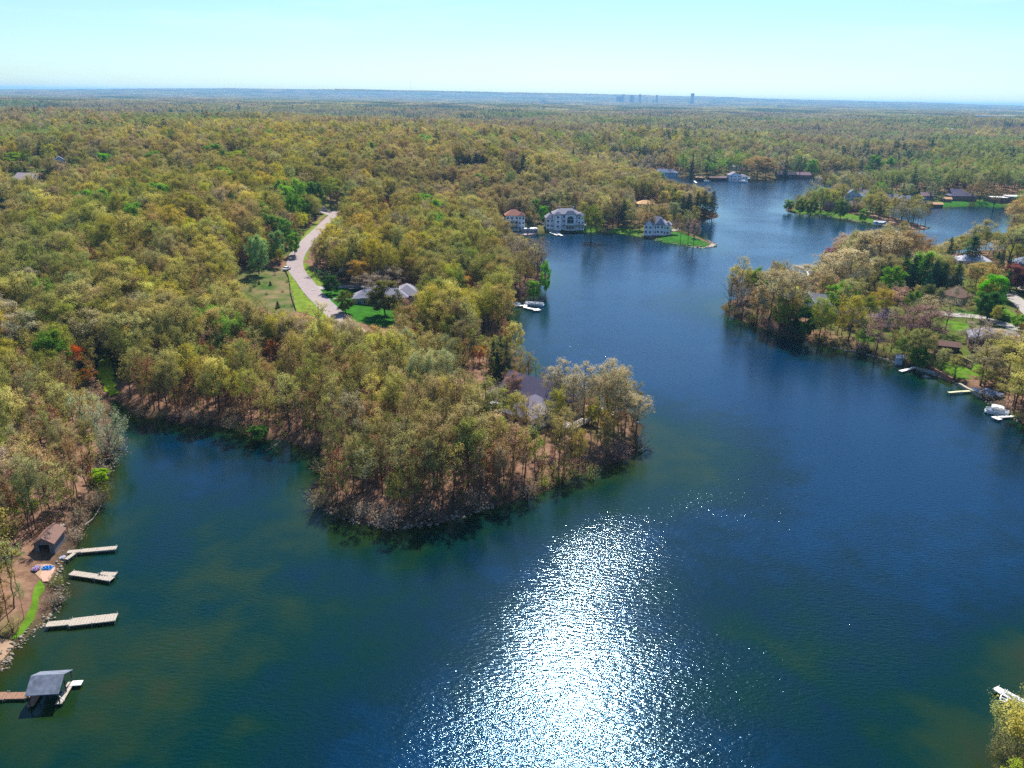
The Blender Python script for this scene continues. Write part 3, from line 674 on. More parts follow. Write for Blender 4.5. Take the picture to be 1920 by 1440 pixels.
def canopy_patch(seed, n=46, half=32.0, cr=6.0, faces=70, big=1.9):
    rng = np.random.default_rng(seed); C = []; S = []; T = []; O_ = []
    for i in range(n):
        cx, cy = rng.uniform(-half, half, 2); r = cr * rng.uniform(.7, 1.25); h = rng.uniform(12, 19); g = rng.uniform(.72, 1.28)
        d = rng.normal(0, 1, (faces, 3)); d[:, 2] = np.abs(d[:, 2]) * .9; d /= np.linalg.norm(d, axis=1)[:, None]; d *= rng.uniform(.75, 1.05, (faces, 1))
        C.append(np.array([cx, cy, h - r * .5]) + d * np.array([r, r, r * .95])); O_.append(d); S.append(g * rng.uniform(.75, 1.25, faces))
        T.append((np.array([[cx, cy, 0], [cx, cy, h]]), np.array([.3, .15])))
    LV, LF = leaf_quads(np.concatenate(C), big, rng, up=.4, asp=.8, out=np.concatenate(O_)); TV, TF = tubes_np(T, 3)
    return TV, TF, LV, LF, np.repeat(np.concatenate(S), 4)
for i, s_ in enumerate((141, 142, 143)): lib(f'patch{i}', canopy_patch(s_))
IDX = {k: i for i, k in enumerate(LIBK)}

# ------------------------------------------------------------ where trees may stand
KEEP = []      # (px, py, world distance): things that must stay in view
def keep_poly(px, dist=None, n=7):
    xs = [p[0] for p in px]; ys = [p[1] for p in px]
    for gx in np.linspace(min(xs), max(xs), n):
        for gy in np.linspace(min(ys), max(ys), n):
            if pip(gx, gy, px):
                if dist is None:
                    w = G(gx, gy); KEEP.append((gx, gy, math.hypot(*w)))
                else: KEEP.append((gx, gy, dist))
def keep_box(x0, y0, x1, y1, base_y=None, n=5):
    w = G((x0 + x1) / 2, base_y or y1); d = math.hypot(*w)
    for gx in np.linspace(x0, x1, n):
        for gy in np.linspace(y0, y1, n): KEEP.append((gx, gy, d))
for P_ in (LAWN_A, VERGE_L, VERGE_R, FIELD): keep_poly(P_, n=13)
for i in range(2, 15):
    a, b = ROAD_PX[i], ROAD_PX[i + 1]
    for t in (0, .5): KEEP.append((a[0] + (b[0] - a[0]) * t, a[1] + (b[1] - a[1]) * t, math.hypot(*G(a[0] + (b[0] - a[0]) * t, a[1] + (b[1] - a[1]) * t))))
for q in (545, 560, 575, 590, 598):   # left and right edges of the near road
    for dx in (-13, 13): KEEP.append((560 + (q - 520) * 1.15 + dx + 8, q, math.hypot(*G(560 + (q - 520) * 1.15 + dx, q))))
keep_poly([(1195,440),(1258,438),(1300,445),(1338,460),(1285,460),(1232,450)], n=9)
keep_poly([(1078,428),(1128,428),(1132,436),(1078,437)], n=7)
keep_poly([(225,778),(214,762),(236,775),(280,800),(300,810),(240,830)], n=9)
keep_poly([(186,690),(182,655),(198,650),(212,700),(222,730),(208,740)], n=8)
for b_ in ((946,392,982,428,437), (1030,393,1092,431,434), (1204,408,1256,440,444), (975,418,1010,434,437), (1003,402,1030,436,436),
           (66,1000,112,1050,1052), (105,975,125,1000,1000), (62,1060,90,1085,1088), (20,1110,80,1200,1200),
           (955,716,1008,740,760), (985,770,1015,782,800), (752,548,780,568,574), (700,530,750,570,574), (975,566,1016,580,580),
           (1505,548,1528,572,585), (1528,552,1560,572,585), (1797,477,1848,490,500), (1774,545,1808,560,575), (1770,425,1800,430,470),
           (1676,664,1692,682,682), (1690,676,1800,712,712), (1780,716,1850,742,742), (1855,760,1900,785,785), (1756,630,1800,655,660),
           (1850,612,1895,640,660), (1770,585,1880,603,606), (1895,560,1920,590,590), (1550,366,1612,384,392), (1585,354,1612,370,378), (1638,405,1662,416,418),
           (1665,353,1700,366,368), (1783,356,1820,372,374), (1862,360,1918,370,374), (1072,290,1104,300,304), (1134,293,1162,306,308), (1228,303,1270,318,322),
           (1298,320,1400,334,336), (1366,306,1398,322,330), (1456,308,1508,318,322), (15,320,70,334,336), (1190,375,1228,384,392), (106,285,122,300,310),
           (1182,498,1184,500,500), (460,522,520,578,584), (1752,380,1810,386,386), (1490,497,1540,514,514), (900,600,935,628,632)):
    keep_box(*b_[:4], base_y=b_[4])
def keep_water(px, step=14):
    xs = [p[0] for p in px]; ys = [p[1] for p in px]
    for gx in np.arange(min(xs), max(xs), step):
        for gy in np.arange(min(ys), max(ys), step * .7):
            if pip(gx, gy, px): KEEP.append((gx, gy, math.hypot(*W0(gx, gy))))
keep_water([(1035,500),(1035,618),(1065,642),(1120,656),(1180,696),(1232,745),(1235,820),(1300,820),(1340,600),(1343,472),(1200,462),(1050,452),(1022,470)], 16)
keep_water([(1225,330),(1262,345),(1300,353),(1345,362),(1352,400),(1370,420),(1460,400),(1468,380),(1560,350),(1600,340),(1460,334),(1300,342)], 10)
keep_water([(1345,470),(1342,510),(1430,500),(1490,490),(1535,462),(1590,437),(1650,426),(1700,436),(1745,462),(1760,462),(1778,442),(1830,436),(1890,436),(1890,400),(1750,392),(1742,434),(1620,425),(1480,402),(1400,420)], 11)
keep_water([(1350,505),(1345,600),(1300,600),(1300,480)], 12)
KEEP = np.array(KEEP)
FOOT = []      # (x, y, radius) building footprints
def foot(px, py, r): x, y = G(px, py); FOOT.append((x, y, r))
for f_ in ((963,434,12), (1060,428,16), (1230,437,14), (992,436,8), (88,1045,5), (985,765,20), (725,560,17), (1535,575,10), (1822,498,13), (1790,562,10), (1684,680,4),
           (1815,735,9), (1780,650,9), (1870,640,12), (1580,388,18), (1598,374,10), (1650,417,6), (1680,366,14), (1800,372,15), (1890,371,22), (1088,302,14), (1148,306,16),
           (1250,320,20), (1350,334,12), (1382,328,16), (1482,320,22), (42,334,20), (1210,390,12), (113,308,6), (1374,584,9), (1395,596,6), (1640,600,10)): foot(*f_)
ROADPTS = np.concatenate([ROAD_C] + [ribbon([G(*p) for p in L], 5)[0] for L in (
    [(700,648),(730,640),(770,660),(820,690),(870,720),(905,740),(935,770),(955,785)], [(584,540),(640,538),(699,548)],
    [(1925,622),(1880,608),(1840,596),(1780,590),(1700,580)], [(1007,404),(1037,437)], [(1885,545),(1915,572),(1950,605)])])
# regional colours: (px, py, radius px, colour, weight)
C_KHAKI = (.52, .46, .12); C_MUST = (.50, .42, .025); C_OLIVE = (.28, .32, .03); C_BROWN = (.44, .29, .115); C_GREY = (.42, .335, .24)
C_YEL = (.58, .55, .03); C_GREEN = (.19, .36, .03); C_BRIGHT = (.16, .42, .01); C_SAGE = (.40, .44, .18); C_RUST = (.5, .16, .03); C_MAUVE = (.38, .22, .19); C_ORANGE = (.5, .28, .05)
C_PINE = (.025, .09, .045); C_SPRUCE = (.04, .10, .03); C_TAN = (.55, .45, .24)
REG = [(380,380,260,C_MUST,.9), (640,320,160,C_MUST,.8), (560,375,55,C_GREEN,1.6), (500,360,50,C_YEL,.8), (420,500,45,C_YEL,2.2), (355,530,40,C_YEL,1.6), (310,560,60,C_YEL,.6),
       (700,470,90,C_MUST,1.0), (100,420,160,C_KHAKI,.8), (150,500,150,C_OLIVE,.7), (150,560,60,C_GREY,.9), (330,490,60,C_GREY,.8), (200,570,50,C_BROWN,1.0), (80,480,60,C_GREY,.7),
       (400,700,180,C_KHAKI,1.2), (150,700,120,C_KHAKI,1.0), (80,860,160,C_TAN,1.3), (700,720,180,C_KHAKI,.9), (850,820,150,C_BROWN,.9), (1050,820,110,C_BROWN,1.0), (930,840,110,C_ORANGE,.35),
       (1120,700,90,C_TAN,1.3), (850,560,80,C_MUST,.8), (780,590,60,C_KHAKI,.7), (970,500,70,C_BROWN,1.1), (880,450,90,C_OLIVE,.8), (820,380,140,C_BROWN,.6), (620,330,70,C_OLIVE,.6),
       (450,360,60,C_BROWN,.8), (470,410,60,C_GREY,.9), (1050,350,200,C_KHAKI,.8), (1100,400,120,C_GREY,.7), (1250,370,80,C_BROWN,.9), (250,270,200,C_BROWN,.8), (900,270,250,C_BROWN,.6),
       (1500,290,200,C_GREY,.6), (1650,300,160,C_GREEN,.35), (1350,300,120,C_GREEN,.35), (1750,320,150,C_BROWN,.9), (1850,300,100,C_MUST,.5), (200,300,30,C_GREEN,1.2), (100,290,40,C_GREEN,.7),
       (1600,500,150,C_TAN,1.2), (1750,640,150,C_TAN,.9), (1850,680,80,C_KHAKI,1.0), (1450,560,80,C_KHAKI,.9), (480,680,120,C_KHAKI,.6), (250,640,80,C_SAGE,.7), (340,800,60,C_OLIVE,.5)]
BASEMIX = [(C_KHAKI, 3), (C_OLIVE, 2), (C_MUST, 2), (C_BROWN, 2), (C_GREY, 1.6), (C_SAGE, .7), (C_GREEN, .35), (C_YEL, .4)]
BASEC = np.array([c for c, _ in BASEMIX]); BASEW = np.array([w for _, w in BASEMIX]); BASEW = BASEW / BASEW.sum()
def region_tint(px, py, dist, rng):
    n = len(px); acc = np.zeros((n, 3)); wt = np.full(n, .55)
    pick = BASEC[rng.choice(len(BASEC), n, p=BASEW)]; acc += pick * wt[:, None]
    for rx, ry, rr, c, w in REG:
        g = w * np.exp(-(((px - rx) / rr) ** 2 + ((py - ry) / (rr * .55)) ** 2)) * rng.uniform(.2, 1.6, n)
        acc += np.array(c) * g[:, None]; wt += g
    col = acc / wt[:, None]
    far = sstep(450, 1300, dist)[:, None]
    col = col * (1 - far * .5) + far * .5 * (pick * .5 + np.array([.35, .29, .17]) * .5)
    u = rng.random(n)[:, None]; col = np.where(u < .30, col * .45 + pick * .55, col)
    return np.clip(col * rng.uniform(.72, 1.25, (n, 1)) * rng.uniform(.92, 1.08, (n, 3)), .01, .75)
def stand_tint(col, x, y):
    """stands of one kind of tree share a cast"""
    a = noise(x / 210, y / 300, 71) * .65 + noise(x / 70, y / 110, 72) * .35; b = noise(x / 330, y / 420, 73)
    wg = sstep(.58, .78, a)[:, None]; wb = sstep(.42, .22, a)[:, None]; wp = sstep(.6, .8, b)[:, None]
    col = col * (1 - .7 * wg) + .7 * wg * np.array([.22, .31, .07]); col = col * (1 - .7 * wb) + .7 * wb * np.array([.36, .24, .15])
    return col * (1 - .4 * wp) + .4 * wp * np.array([.34, .27, .22])
NAMED = (C_KHAKI, C_MUST, C_OLIVE, C_BROWN, C_GREY, C_YEL, C_GREEN, C_BRIGHT, C_SAGE, C_RUST, C_MAUVE, C_ORANGE, C_PINE, C_SPRUCE, C_TAN)
SPECIAL = [
 # conifers
 ('pine0',925,706,636,C_PINE,24), ('pine1',938,705,628,C_PINE,24), ('pine0',950,708,632,C_PINE,22), ('spruce1',932,712,650,C_PINE,20),
 ('pine0',1290,409,362,C_PINE,22), ('pine1',1305,412,358,C_PINE,24), ('pine0',1318,413,356,C_PINE,22), ('pine1',1334,412,357,C_PINE,24), ('pine0',1278,410,366,C_PINE,22), ('pine1',1262,402,352,C_PINE,22),
 ('pine1',1240,398,350,C_SPRUCE,20), ('spruce0',991,433,404,C_PINE,11), ('spruce0',1037,424,408,C_PINE,6), ('spruce1',1024,428,412,C_PINE,5), ('spruce0',1039,426,411,C_PINE,5),
 ('spruce0',486,533,524,C_SPRUCE,7), ('spruce1',507,535,526,C_SPRUCE,8), ('spruce0',521,577,564,C_SPRUCE,12),
 ('pine0',856,318,291,C_PINE,18), ('pine1',868,318,288,C_PINE,20), ('pine0',880,318,290,C_PINE,18), ('pine1',893,317,287,C_PINE,20), ('pine0',905,316,290,C_PINE,18), ('pine0',912,312,292,C_PINE,14),
 ('pine1',936,284,262,C_PINE,14), ('pine0',945,284,261,C_PINE,14), ('pine1',954,284,264,C_PINE,12), ('spruce0',973,334,314,C_PINE,12), ('spruce1',1085,345,326,C_PINE,12), ('spruce0',941,306,290,C_PINE,10),
 ('pine0',1705,552,478,C_PINE,34), ('pine1',1725,556,482,C_SPRUCE,36), ('pine0',1745,556,486,C_PINE,34), ('pine1',1762,556,492,C_SPRUCE,30), ('pine0',1690,545,470,C_SPRUCE,30), ('pine1',1733,570,510,C_PINE,26), ('pine0',1790,545,490,C_SPRUCE,28),
 ('pine0',1775,500,444,C_SPRUCE,26), ('pine1',1818,500,441,C_PINE,40), ('spruce1',1874,512,462,C_PINE,15), ('spruce0',1888,520,478,C_PINE,16), ('spruce1',1868,500,470,C_PINE,14), ('pine0',1882,565,505,C_PINE,28),
 ('spruce0',1905,500,488,C_PINE,10), ('pine0',1655,540,490,(.05,.12,.02),26), ('spruce0',1436,545,521,C_SPRUCE,14),
 ('pine0',80,306,266,C_PINE,26), ('pine1',133,300,272,C_PINE,18), ('pine0',90,338,318,C_PINE,20), ('pine1',100,336,312,C_PINE,20), ('pine0',110,334,306,C_PINE,18), ('spruce1',82,344,328,C_PINE,18), ('pine1',10,404,370,C_PINE,26), ('pine0',28,402,372,C_PINE,22), ('pine1',-4,398,366,C_PINE,24),
 ('spruce0',1298,318,288,C_PINE,14), ('spruce1',1474,310,290,C_PINE,12), ('pine0',1326,325,288,C_PINE,18), ('spruce0',1720,375,352,C_PINE,14), ('pine1',1790,360,332,C_PINE,18), ('spruce0',1808,352,322,C_PINE,14), ('spruce1',1672,352,330,C_PINE,14), ('pine0',1770,352,322,C_PINE,16), ('spruce0',1617,362,348,C_PINE,10),
 ('spruce0',1121,302,284,C_PINE,14), ('spruce1',1075,292,274,C_PINE,12), ('pine0',255,256,232,C_PINE,18), ('pine1',265,258,236,C_PINE,16), ('pine0',276,220,206,C_PINE,12), ('pine1',290,219,206,C_PINE,14), ('pine0',304,219,208,C_PINE,14), ('pine1',448,210,194,C_PINE,10),
 # lawn trees, roadside
 ('maple0',621,551,516,(.035,.085,.012),28), ('maple1',648,587,546,(.09,.10,.014),32), ('maple0',722,594,524,(.12,.115,.025),56), ('oak1',676,540,486,(.30,.18,.03),42),
 ('oak2',655,532,492,C_GREY,40), ('bare0',700,555,512,C_GREY,60), ('bare1',735,548,500,C_GREY,50), ('maple0',642,525,488,(.05,.09,.02),24),
 ('maple1',486,514,442,(.17,.26,.09),34), ('maple0',520,492,432,(.15,.24,.07),30), ('shrub0',477,537,524,C_GREEN,16), ('maple0',553,478,436,C_GREEN,22), ('maple1',535,462,410,(.11,.22,.03),30), ('maple0',512,470,400,(.11,.21,.03),34),
 ('maple1',552,430,362,C_GREEN,28), ('maple0',540,410,346,(.16,.28,.02),30), ('maple1',560,400,336,(.16,.28,.02),30), ('maple0',580,392,340,C_GREEN,28), ('maple1',570,420,372,C_GREEN,26), ('maple0',590,376,346,C_GREEN,26), ('spruce0',592,412,380,C_SPRUCE,7), ('maple1',528,392,338,(.17,.27,.02),30),
 ('maple0',596,366,340,(.13,.19,.03),24), ('shrub1',556,452,438,C_BRIGHT,16),
 ('shrub1',462,522,514,C_OLIVE,12), ('shrub2',500,552,544,C_TAN,12), ('shrub0',530,548,541,C_BROWN,10), ('shrub1',538,530,523,C_GREEN,9), ('shrub0',470,545,535,C_GREEN,13), ('shrub2',515,516,509,C_GREY,10), ('shrub0',548,575,569,C_OLIVE,9),
 ('shrub0',610,524,506,(.14,.24,.08),40), ('shrub1',598,518,503,(.12,.20,.06),24),
 # coloured trees
 ('tall0',152,716,646,(.46,.085,.008),34), ('thin0',166,738,690,(.38,.14,.01),22), ('tall1',507,690,637,C_RUST,34), ('oak0',900,682,650,C_RUST,34), ('oak1',706,428,408,C_RUST,22), ('oak2',716,390,372,(.25,.06,.03),18), ('maple0',738,396,380,(.36,.17,.20),18),
 ('oak0',880,560,520,C_ORANGE,44), ('oak0',1108,452,386,C_OLIVE,40), ('maple0',1019,410,386,C_BRIGHT,17), ('maple1',1070,392,378,(.15,.30,.01),20), ('maple0',1002,412,372,(.12,.20,.03),22),
 ('maple1',1022,553,490,(.12,.27,.02),18), ('maple0',1000,560,525,(.13,.26,.02),24), ('oak0',458,306,282,(.24,.29,.01),62), ('oak1',440,308,284,(.22,.26,.015),50), ('maple0',198,320,286,C_BRIGHT,34), ('oak0',30,318,286,(.16,.26,.01),56), ('maple1',320,270,252,C_GREEN,26), ('maple0',345,266,250,C_GREEN,30),('maple1',250,266,246,C_GREEN,20),
 ('oak0',965,682,606,C_KHAKI,40), ('oak2',962,762,700,(.30,.17,.10),36), ('oak1',1046,800,728,(.27,.26,.03),36), ('oak0',968,812,738,C_KHAKI,40), ('thin1',1004,842,752,C_TAN,34), ('thin0',1020,836,748,C_KHAKI,36), ('bare0',986,826,742,C_BROWN,34), ('thin1',950,806,724,C_OLIVE,34),
 ('tall0',1075,812,700,C_TAN,46), ('tall1',1095,806,678,C_TAN,52), ('tall2',1120,812,700,C_TAN,44), ('tall3',1150,818,690,C_TAN,50), ('tall0',1040,780,690,C_TAN,44), ('tall2',1172,815,730,C_TAN,46), ('tall1',1190,822,738,C_TAN,52), ('tall3',1135,806,672,C_TAN,48), ('thin1',1060,776,668,C_TAN,44), ('thin0',1108,830,740,C_BROWN,34), ('thin1',1165,840,760,C_BROWN,36), ('thin0',1140,846,770,C_ORANGE,34), ('maple0',1110,792,760,(.30,.30,.02),26),
 ('willow0',210,858,768,(.27,.29,.17),66), ('willow0',160,812,738,(.26,.28,.15),70), ('maple1',187,908,880,(.20,.32,.01),34), ('maple0',487,826,798,(.12,.24,.03),34),
 ('bare0',985,520,448,C_GREY,62), ('bare1',1008,512,446,C_GREY,44), ('bare0',960,500,440,C_GREY,46),
 ('bare0',1290,455,412,(.24,.16,.12),20), ('oak2',1300,457,412,(.26,.17,.12),22), ('bare1',1276,452,418,C_BROWN,20), ('oak1',1212,438,398,C_BROWN,30), ('oak0',1262,420,380,C_SAGE,30), ('maple0',1247,432,422,C_GREEN,14),
 # right-hand peninsula
 ('snag0',1366,588,516,C_GREY,34), ('bare1',1390,600,530,C_GREY,40), ('oak0',1418,608,540,C_BROWN,40), ('oak1',1440,618,506,C_TAN,70), ('tall0',1480,630,510,C_TAN,60), ('oak2',1460,632,560,C_OLIVE,46), ('maple0',1505,634,576,(.05,.11,.015),36), ('oak0',1535,642,560,C_OLIVE,50), ('oak1',1505,560,496,C_TAN,60), ('bare0',1480,560,508,C_TAN,50),
 ('oak0',1585,560,468,C_TAN,90), ('oak2',1555,545,478,C_TAN,70), ('oak1',1640,520,432,C_TAN,90), ('oak0',1690,515,432,C_BROWN,70), ('oak2',1610,520,450,C_TAN,70), ('oak1',1660,500,438,C_BROWN,60), ('maple0',1556,508,464,(.22,.11,.09),34), ('oak2',1720,490,440,C_BROWN,52),
 ('maple1',1668,560,500,(.12,.24,.015),40), ('maple0',1645,545,498,(.06,.11,.02),26), ('oak0',1590,640,555,(.26,.22,.03),50), ('oak2',1620,620,556,C_OLIVE,50), ('oak1',1650,600,540,(.28,.21,.03),46), ('bare0',1700,650,570,C_MAUVE,80), ('bare1',1735,660,575,C_MAUVE,76), ('oak0',1680,590,540,(.30,.19,.13),50), ('bare0',1770,625,560,C_TAN,50), ('bare1',1740,615,555,C_TAN,50),
 ('maple0',1855,582,514,(.10,.34,.004),44), ('maple1',1850,600,548,(.05,.14,.02),48), ('oak1',1835,545,494,(.28,.20,.06),56), ('maple0',1905,545,496,(.16,.055,.04),46), ('maple1',1920,548,500,(.15,.06,.04),40), ('maple0',1880,600,585,C_GREEN,20), ('maple1',1912,622,590,(.12,.22,.02),30), ('snag0',1888,520,434,C_GREY,70), ('bare0',1850,490,450,C_TAN,50),
 ('bare0',1905,690,620,C_KHAKI,70), ('oak0',1925,740,630,C_KHAKI,90), ('oak1',1890,700,640,C_KHAKI,80), ('oak2',1870,660,620,C_TAN,60), ('bare1',1900,780,690,C_KHAKI,70), ('tall0',1930,800,700,C_KHAKI,80), ('oak0',1845,730,690,C_KHAKI,50), ('snag0',1790,712,668,C_GREY,26), ('bare0',1838,722,650,C_TAN,60), ('bare1',1825,662,600,C_GREY,70), ('oak2',1690,676,635,(.08,.13,.02),34), ('maple1',1722,690,650,(.07,.14,.015),34), ('bare1',1640,672,600,C_MAUVE,50),
 # island and far shores
 ('maple0',1478,395,374,(.14,.22,.02),18), ('bare0',1520,392,346,(.20,.20,.06),40), ('oak0',1538,398,352,(.17,.20,.03),36), ('maple1',1500,398,372,(.15,.22,.02),20), ('maple0',1520,400,374,(.15,.20,.02),22), ('oak1',1560,394,356,(.24,.23,.03),30), ('maple1',1576,406,372,(.13,.20,.02),26), ('maple0',1618,412,392,C_GREEN,18), ('oak0',1630,404,365,(.24,.21,.04),34), ('oak2',1646,408,362,(.24,.21,.05),30), ('maple1',1650,404,385,(.22,.26,.02),16), ('tall1',1592,362,325,(.22,.24,.08),26), ('oak0',1612,376,360,(.24,.23,.03),20), ('maple0',1648,365,342,(.09,.24,.01),24), ('oak1',1700,366,344,C_SAGE,26),
 ('maple0',1520,326,298,(.15,.27,.01),20), ('oak0',1398,318,288,(.18,.24,.03),26), ('oak1',1420,334,292,C_BROWN,50), ('oak2',1436,336,300,C_BROWN,40), ('bare0',1460,334,300,C_GREY,30), ('oak0',1500,318,292,(.11,.16,.05),28), ('bare1',1178,316,286,C_GREY,36), ('bare0',1210,318,292,C_GREY,32), ('maple0',1160,312,296,C_OLIVE,16),
 ('bare0',1862,395,350,C_BROWN,30), ('bare1',1838,372,340,C_BROWN,30), ('bare0',1820,378,344,C_BROWN,30), ('bare1',1905,440,400,C_KHAKI,40), ('oak0',1925,430,375,C_KHAKI,50),
 ('maple0',1640,318,290,C_GREEN,26), ('maple1',1668,322,296,C_GREEN,24), ('oak2',1280,318,288,(.16,.24,.02),18), ('oak1',1258,312,288,C_ORANGE,14), ('maple0',1467,268,254,C_GREEN,12),('pine1',1522,290,266,(.02,.07,.035),16),
 # bottom right corner
 ('willow0',1908,1410,1312,(.27,.27,.08),110), ('oak0',1935,1470,1330,(.28,.24,.05),130), ('willow0',1890,1450,1350,(.25,.23,.09),80),
]
for i_, s_ in enumerate((1664,1672,1680,1688,1695,1702,1708,1714,1720,1725)):
    SPECIAL.append((('thin0', 'bare0', 'thin1', 'bare1')[i_ % 4], s_, 420 + (s_ - 1664) * .12, 384 + (i_ % 3) * 4, (.30, .30, .24) if i_ % 3 else (.26, .27, .10), 13))
SPX = []
for s_ in SPECIAL:
    x_, y_ = G(s_[1], s_[2]); dist_ = math.hypot(x_, y_); wpx_ = s_[5] or 20; dep_ = project(x_, y_, 2.0)[2]
    for fy in ((.06, .25, .45, .65) if s_[0][:4] in ('pine', 'spru') else (.08, .3, .5)):
        for fx in (-.28, 0, .28): SPX.append((s_[1] + fx * wpx_, s_[3] + fy * (s_[2] - s_[3]), dist_ - 3))
    FOOT.append((x_, y_, max(1.5, wpx_ / FPX * dep_ * .42)))
KEEP = np.concatenate([KEEP, np.array(SPX)])
rngT = np.random.default_rng(77)
def scatter(r0, r1, spacing, amax=46):
    a = RAD(amax); nx = int(2 * r1 * math.sin(a) / spacing) + 1; ny = int(r1 / spacing) + 1
    gx, gy = np.meshgrid(np.arange(nx), np.arange(ny)); x = (gx.ravel() + (gy.ravel() % 2) * .5) * spacing - r1 * math.sin(a); y = gy.ravel() * spacing
    x = x + rngT.uniform(-.42, .42, len(x)) * spacing; y = y + rngT.uniform(-.42, .42, len(y)) * spacing
    r = np.hypot(x, y); ok = (r >= r0) & (r < r1) & (np.abs(np.arctan2(x, y)) < a) & (y > 0); return x[ok], y[ok]
def filt(x, y, hgt, rad, near=True, dmin=1.5):
    d = sdist(x, y); ok = d > dmin
    x = x[ok]; y = y[ok]; hgt = hgt[ok]; rad = rad[ok]; d = d[ok]
    z = height_d(x, y, d); ok = np.ones(len(x), bool)
    for P in CLEAR_POLYS: ok &= ~pip(x, y, P)
    for fx, fy, fr in FOOT: ok &= np.hypot(x - fx, y - fy) > fr
    sel = np.hypot(x, y) < 800
    if near:
        for s in range(0, len(x), 4000):
            xs = x[s:s+4000]; ys = y[s:s+4000]
            dm = np.sqrt(((xs[:, None] - ROADPTS[:, 0]) ** 2 + (ys[:, None] - ROADPTS[:, 1]) ** 2).min(1)); ok[s:s+4000] &= dm > 6.0
    bx, by, dep = project(x, y, z); tx, ty, _ = project(x, y, z + hgt); dist = np.hypot(x, y)
    hgt = hgt.copy(); rad = rad.copy(); bad = np.ones(len(x), bool)
    for att in range(5 if near else 1):
        if att: hgt[bad] *= .74; rad[bad] *= .8
        tx, ty, _ = project(x, y, z + hgt); w = rad * FPX / dep * .8
        for s in range(0, len(x), 3000):
            e = slice(s, s + 3000)
            hit = (np.abs(bx[e, None] - KEEP[:, 0]) < w[e, None] + 1) & (KEEP[:, 1] > ty[e, None] - 1) & (KEEP[:, 1] < by[e, None] - .28 * (by - ty)[e, None]) & (dist[e, None] < KEEP[:, 2] - 2)
            bad[e] &= hit.any(1)
        if not bad.any(): break
    ok &= ~bad
    return x[ok], y[ok], z[ok], hgt[ok], rad[ok], bx[ok], by[ok], ty[ok], d[ok], dist[ok]
# ------------------------------------------------------------ choose the trees of the woods
POOL = []     # dict rows of candidate trees
def zone_style(px, py, d, rng):
    """prototype family by place"""
    u = rng.random()
    front = (py > 700 and px < 620) or (py > 690 and 560 < px < 1250)
    if front:
        return 'tall' if u < .30 else 'thin' if u < .74 else 'bare' if u < .90 else 'oak'
    if px > 1340 and py > 430:
        return 'oak' if u < .6 else 'bare' if u < .88 else 'tall'
    if d < 10: return 'oak' if u < .5 else 'bare' if u < .75 else 'tall'
    return 'oak' if u < .74 else 'tall' if u < .86 else 'bare'
HT = {'oak': (11.5, 19.5), 'tall': (15, 21), 'thin': (12, 19), 'bare': (11, 18.5), 'maple': (10, 15)}
def nr(key): return sum(1 for k in PROTO if k.rstrip('0123456789') == key)
xa, ya = scatter(60, 280, 4.9); xb, yb = scatter(280, 760, 6.9); x = np.concatenate([xa, xb]); y = np.concatenate([ya, yb])
hh = rngT.uniform(14, 20, len(x)); rr_ = rngT.uniform(3.2, 5.0, len(x)); HH0 = hh.copy()
x, y, z, hh, rr_, bx, by, ty, dsh, dist = filt(x, y, hh, rr_)
tint = region_tint(bx, (ty + by) / 2 - 0.1 * (by - ty), dist, rngT); _st = stand_tint(tint, x * 2.2, y * 2.2); tint = tint * .6 + _st * .4
NEAR = []
for i in range(len(x)):
    fam = zone_style(bx[i], by[i], dsh[i], rngT); lo, hi = HT[fam]; h = lo + (hi - lo) * rngT.random(); h = min(h, hh[i] * 1.08) if hh[i] < 14 else h; wd = rngT.uniform(.78, 1.28)
    if (by[i] > 700 and bx[i] < 1250): h *= .95 if bx[i] > 560 else .86; wd *= .80
    if dist[i] > 330 and fam == 'thin': fam = 'oak'
    if by[i] > 880 and bx[i] > 560 and dsh[i] < 6: h *= .8
    u_ = rngT.random()
    if u_ < .018 and dist[i] > 240: fam = 'maple'; tint[i] = np.array(C_GREEN) * rngT.uniform(.8, 1.2)
    elif u_ < .030 and dist[i] > 300 and bx[i] < 1340: fam = 'pine' if rngT.random() < .6 else 'spruce'; tint[i] = C_PINE; h *= .95
    k = f'{fam}{rngT.integers(nr(fam))}'
    inview = -30 < bx[i] < 1950 and ty[i] < 1450 and by[i] > 200
    NEAR.append(dict(x=x[i], y=y[i], z=z[i], h=h, w=wd, k=k, t=tuple(tint[i]), px=bx[i], py=by[i], ty=ty[i], dist=dist[i], dsh=dsh[i], view=inview, size=(by[i] - ty[i])))
NEAR.sort(key=lambda t: -t['size'] if t['view'] else 0)
N_IND = 290
INDIV = [t for t in NEAR if t['view']][:N_IND]
REST = [t for t in NEAR if t['view']][N_IND:] + [t for t in NEAR if not t['view']]

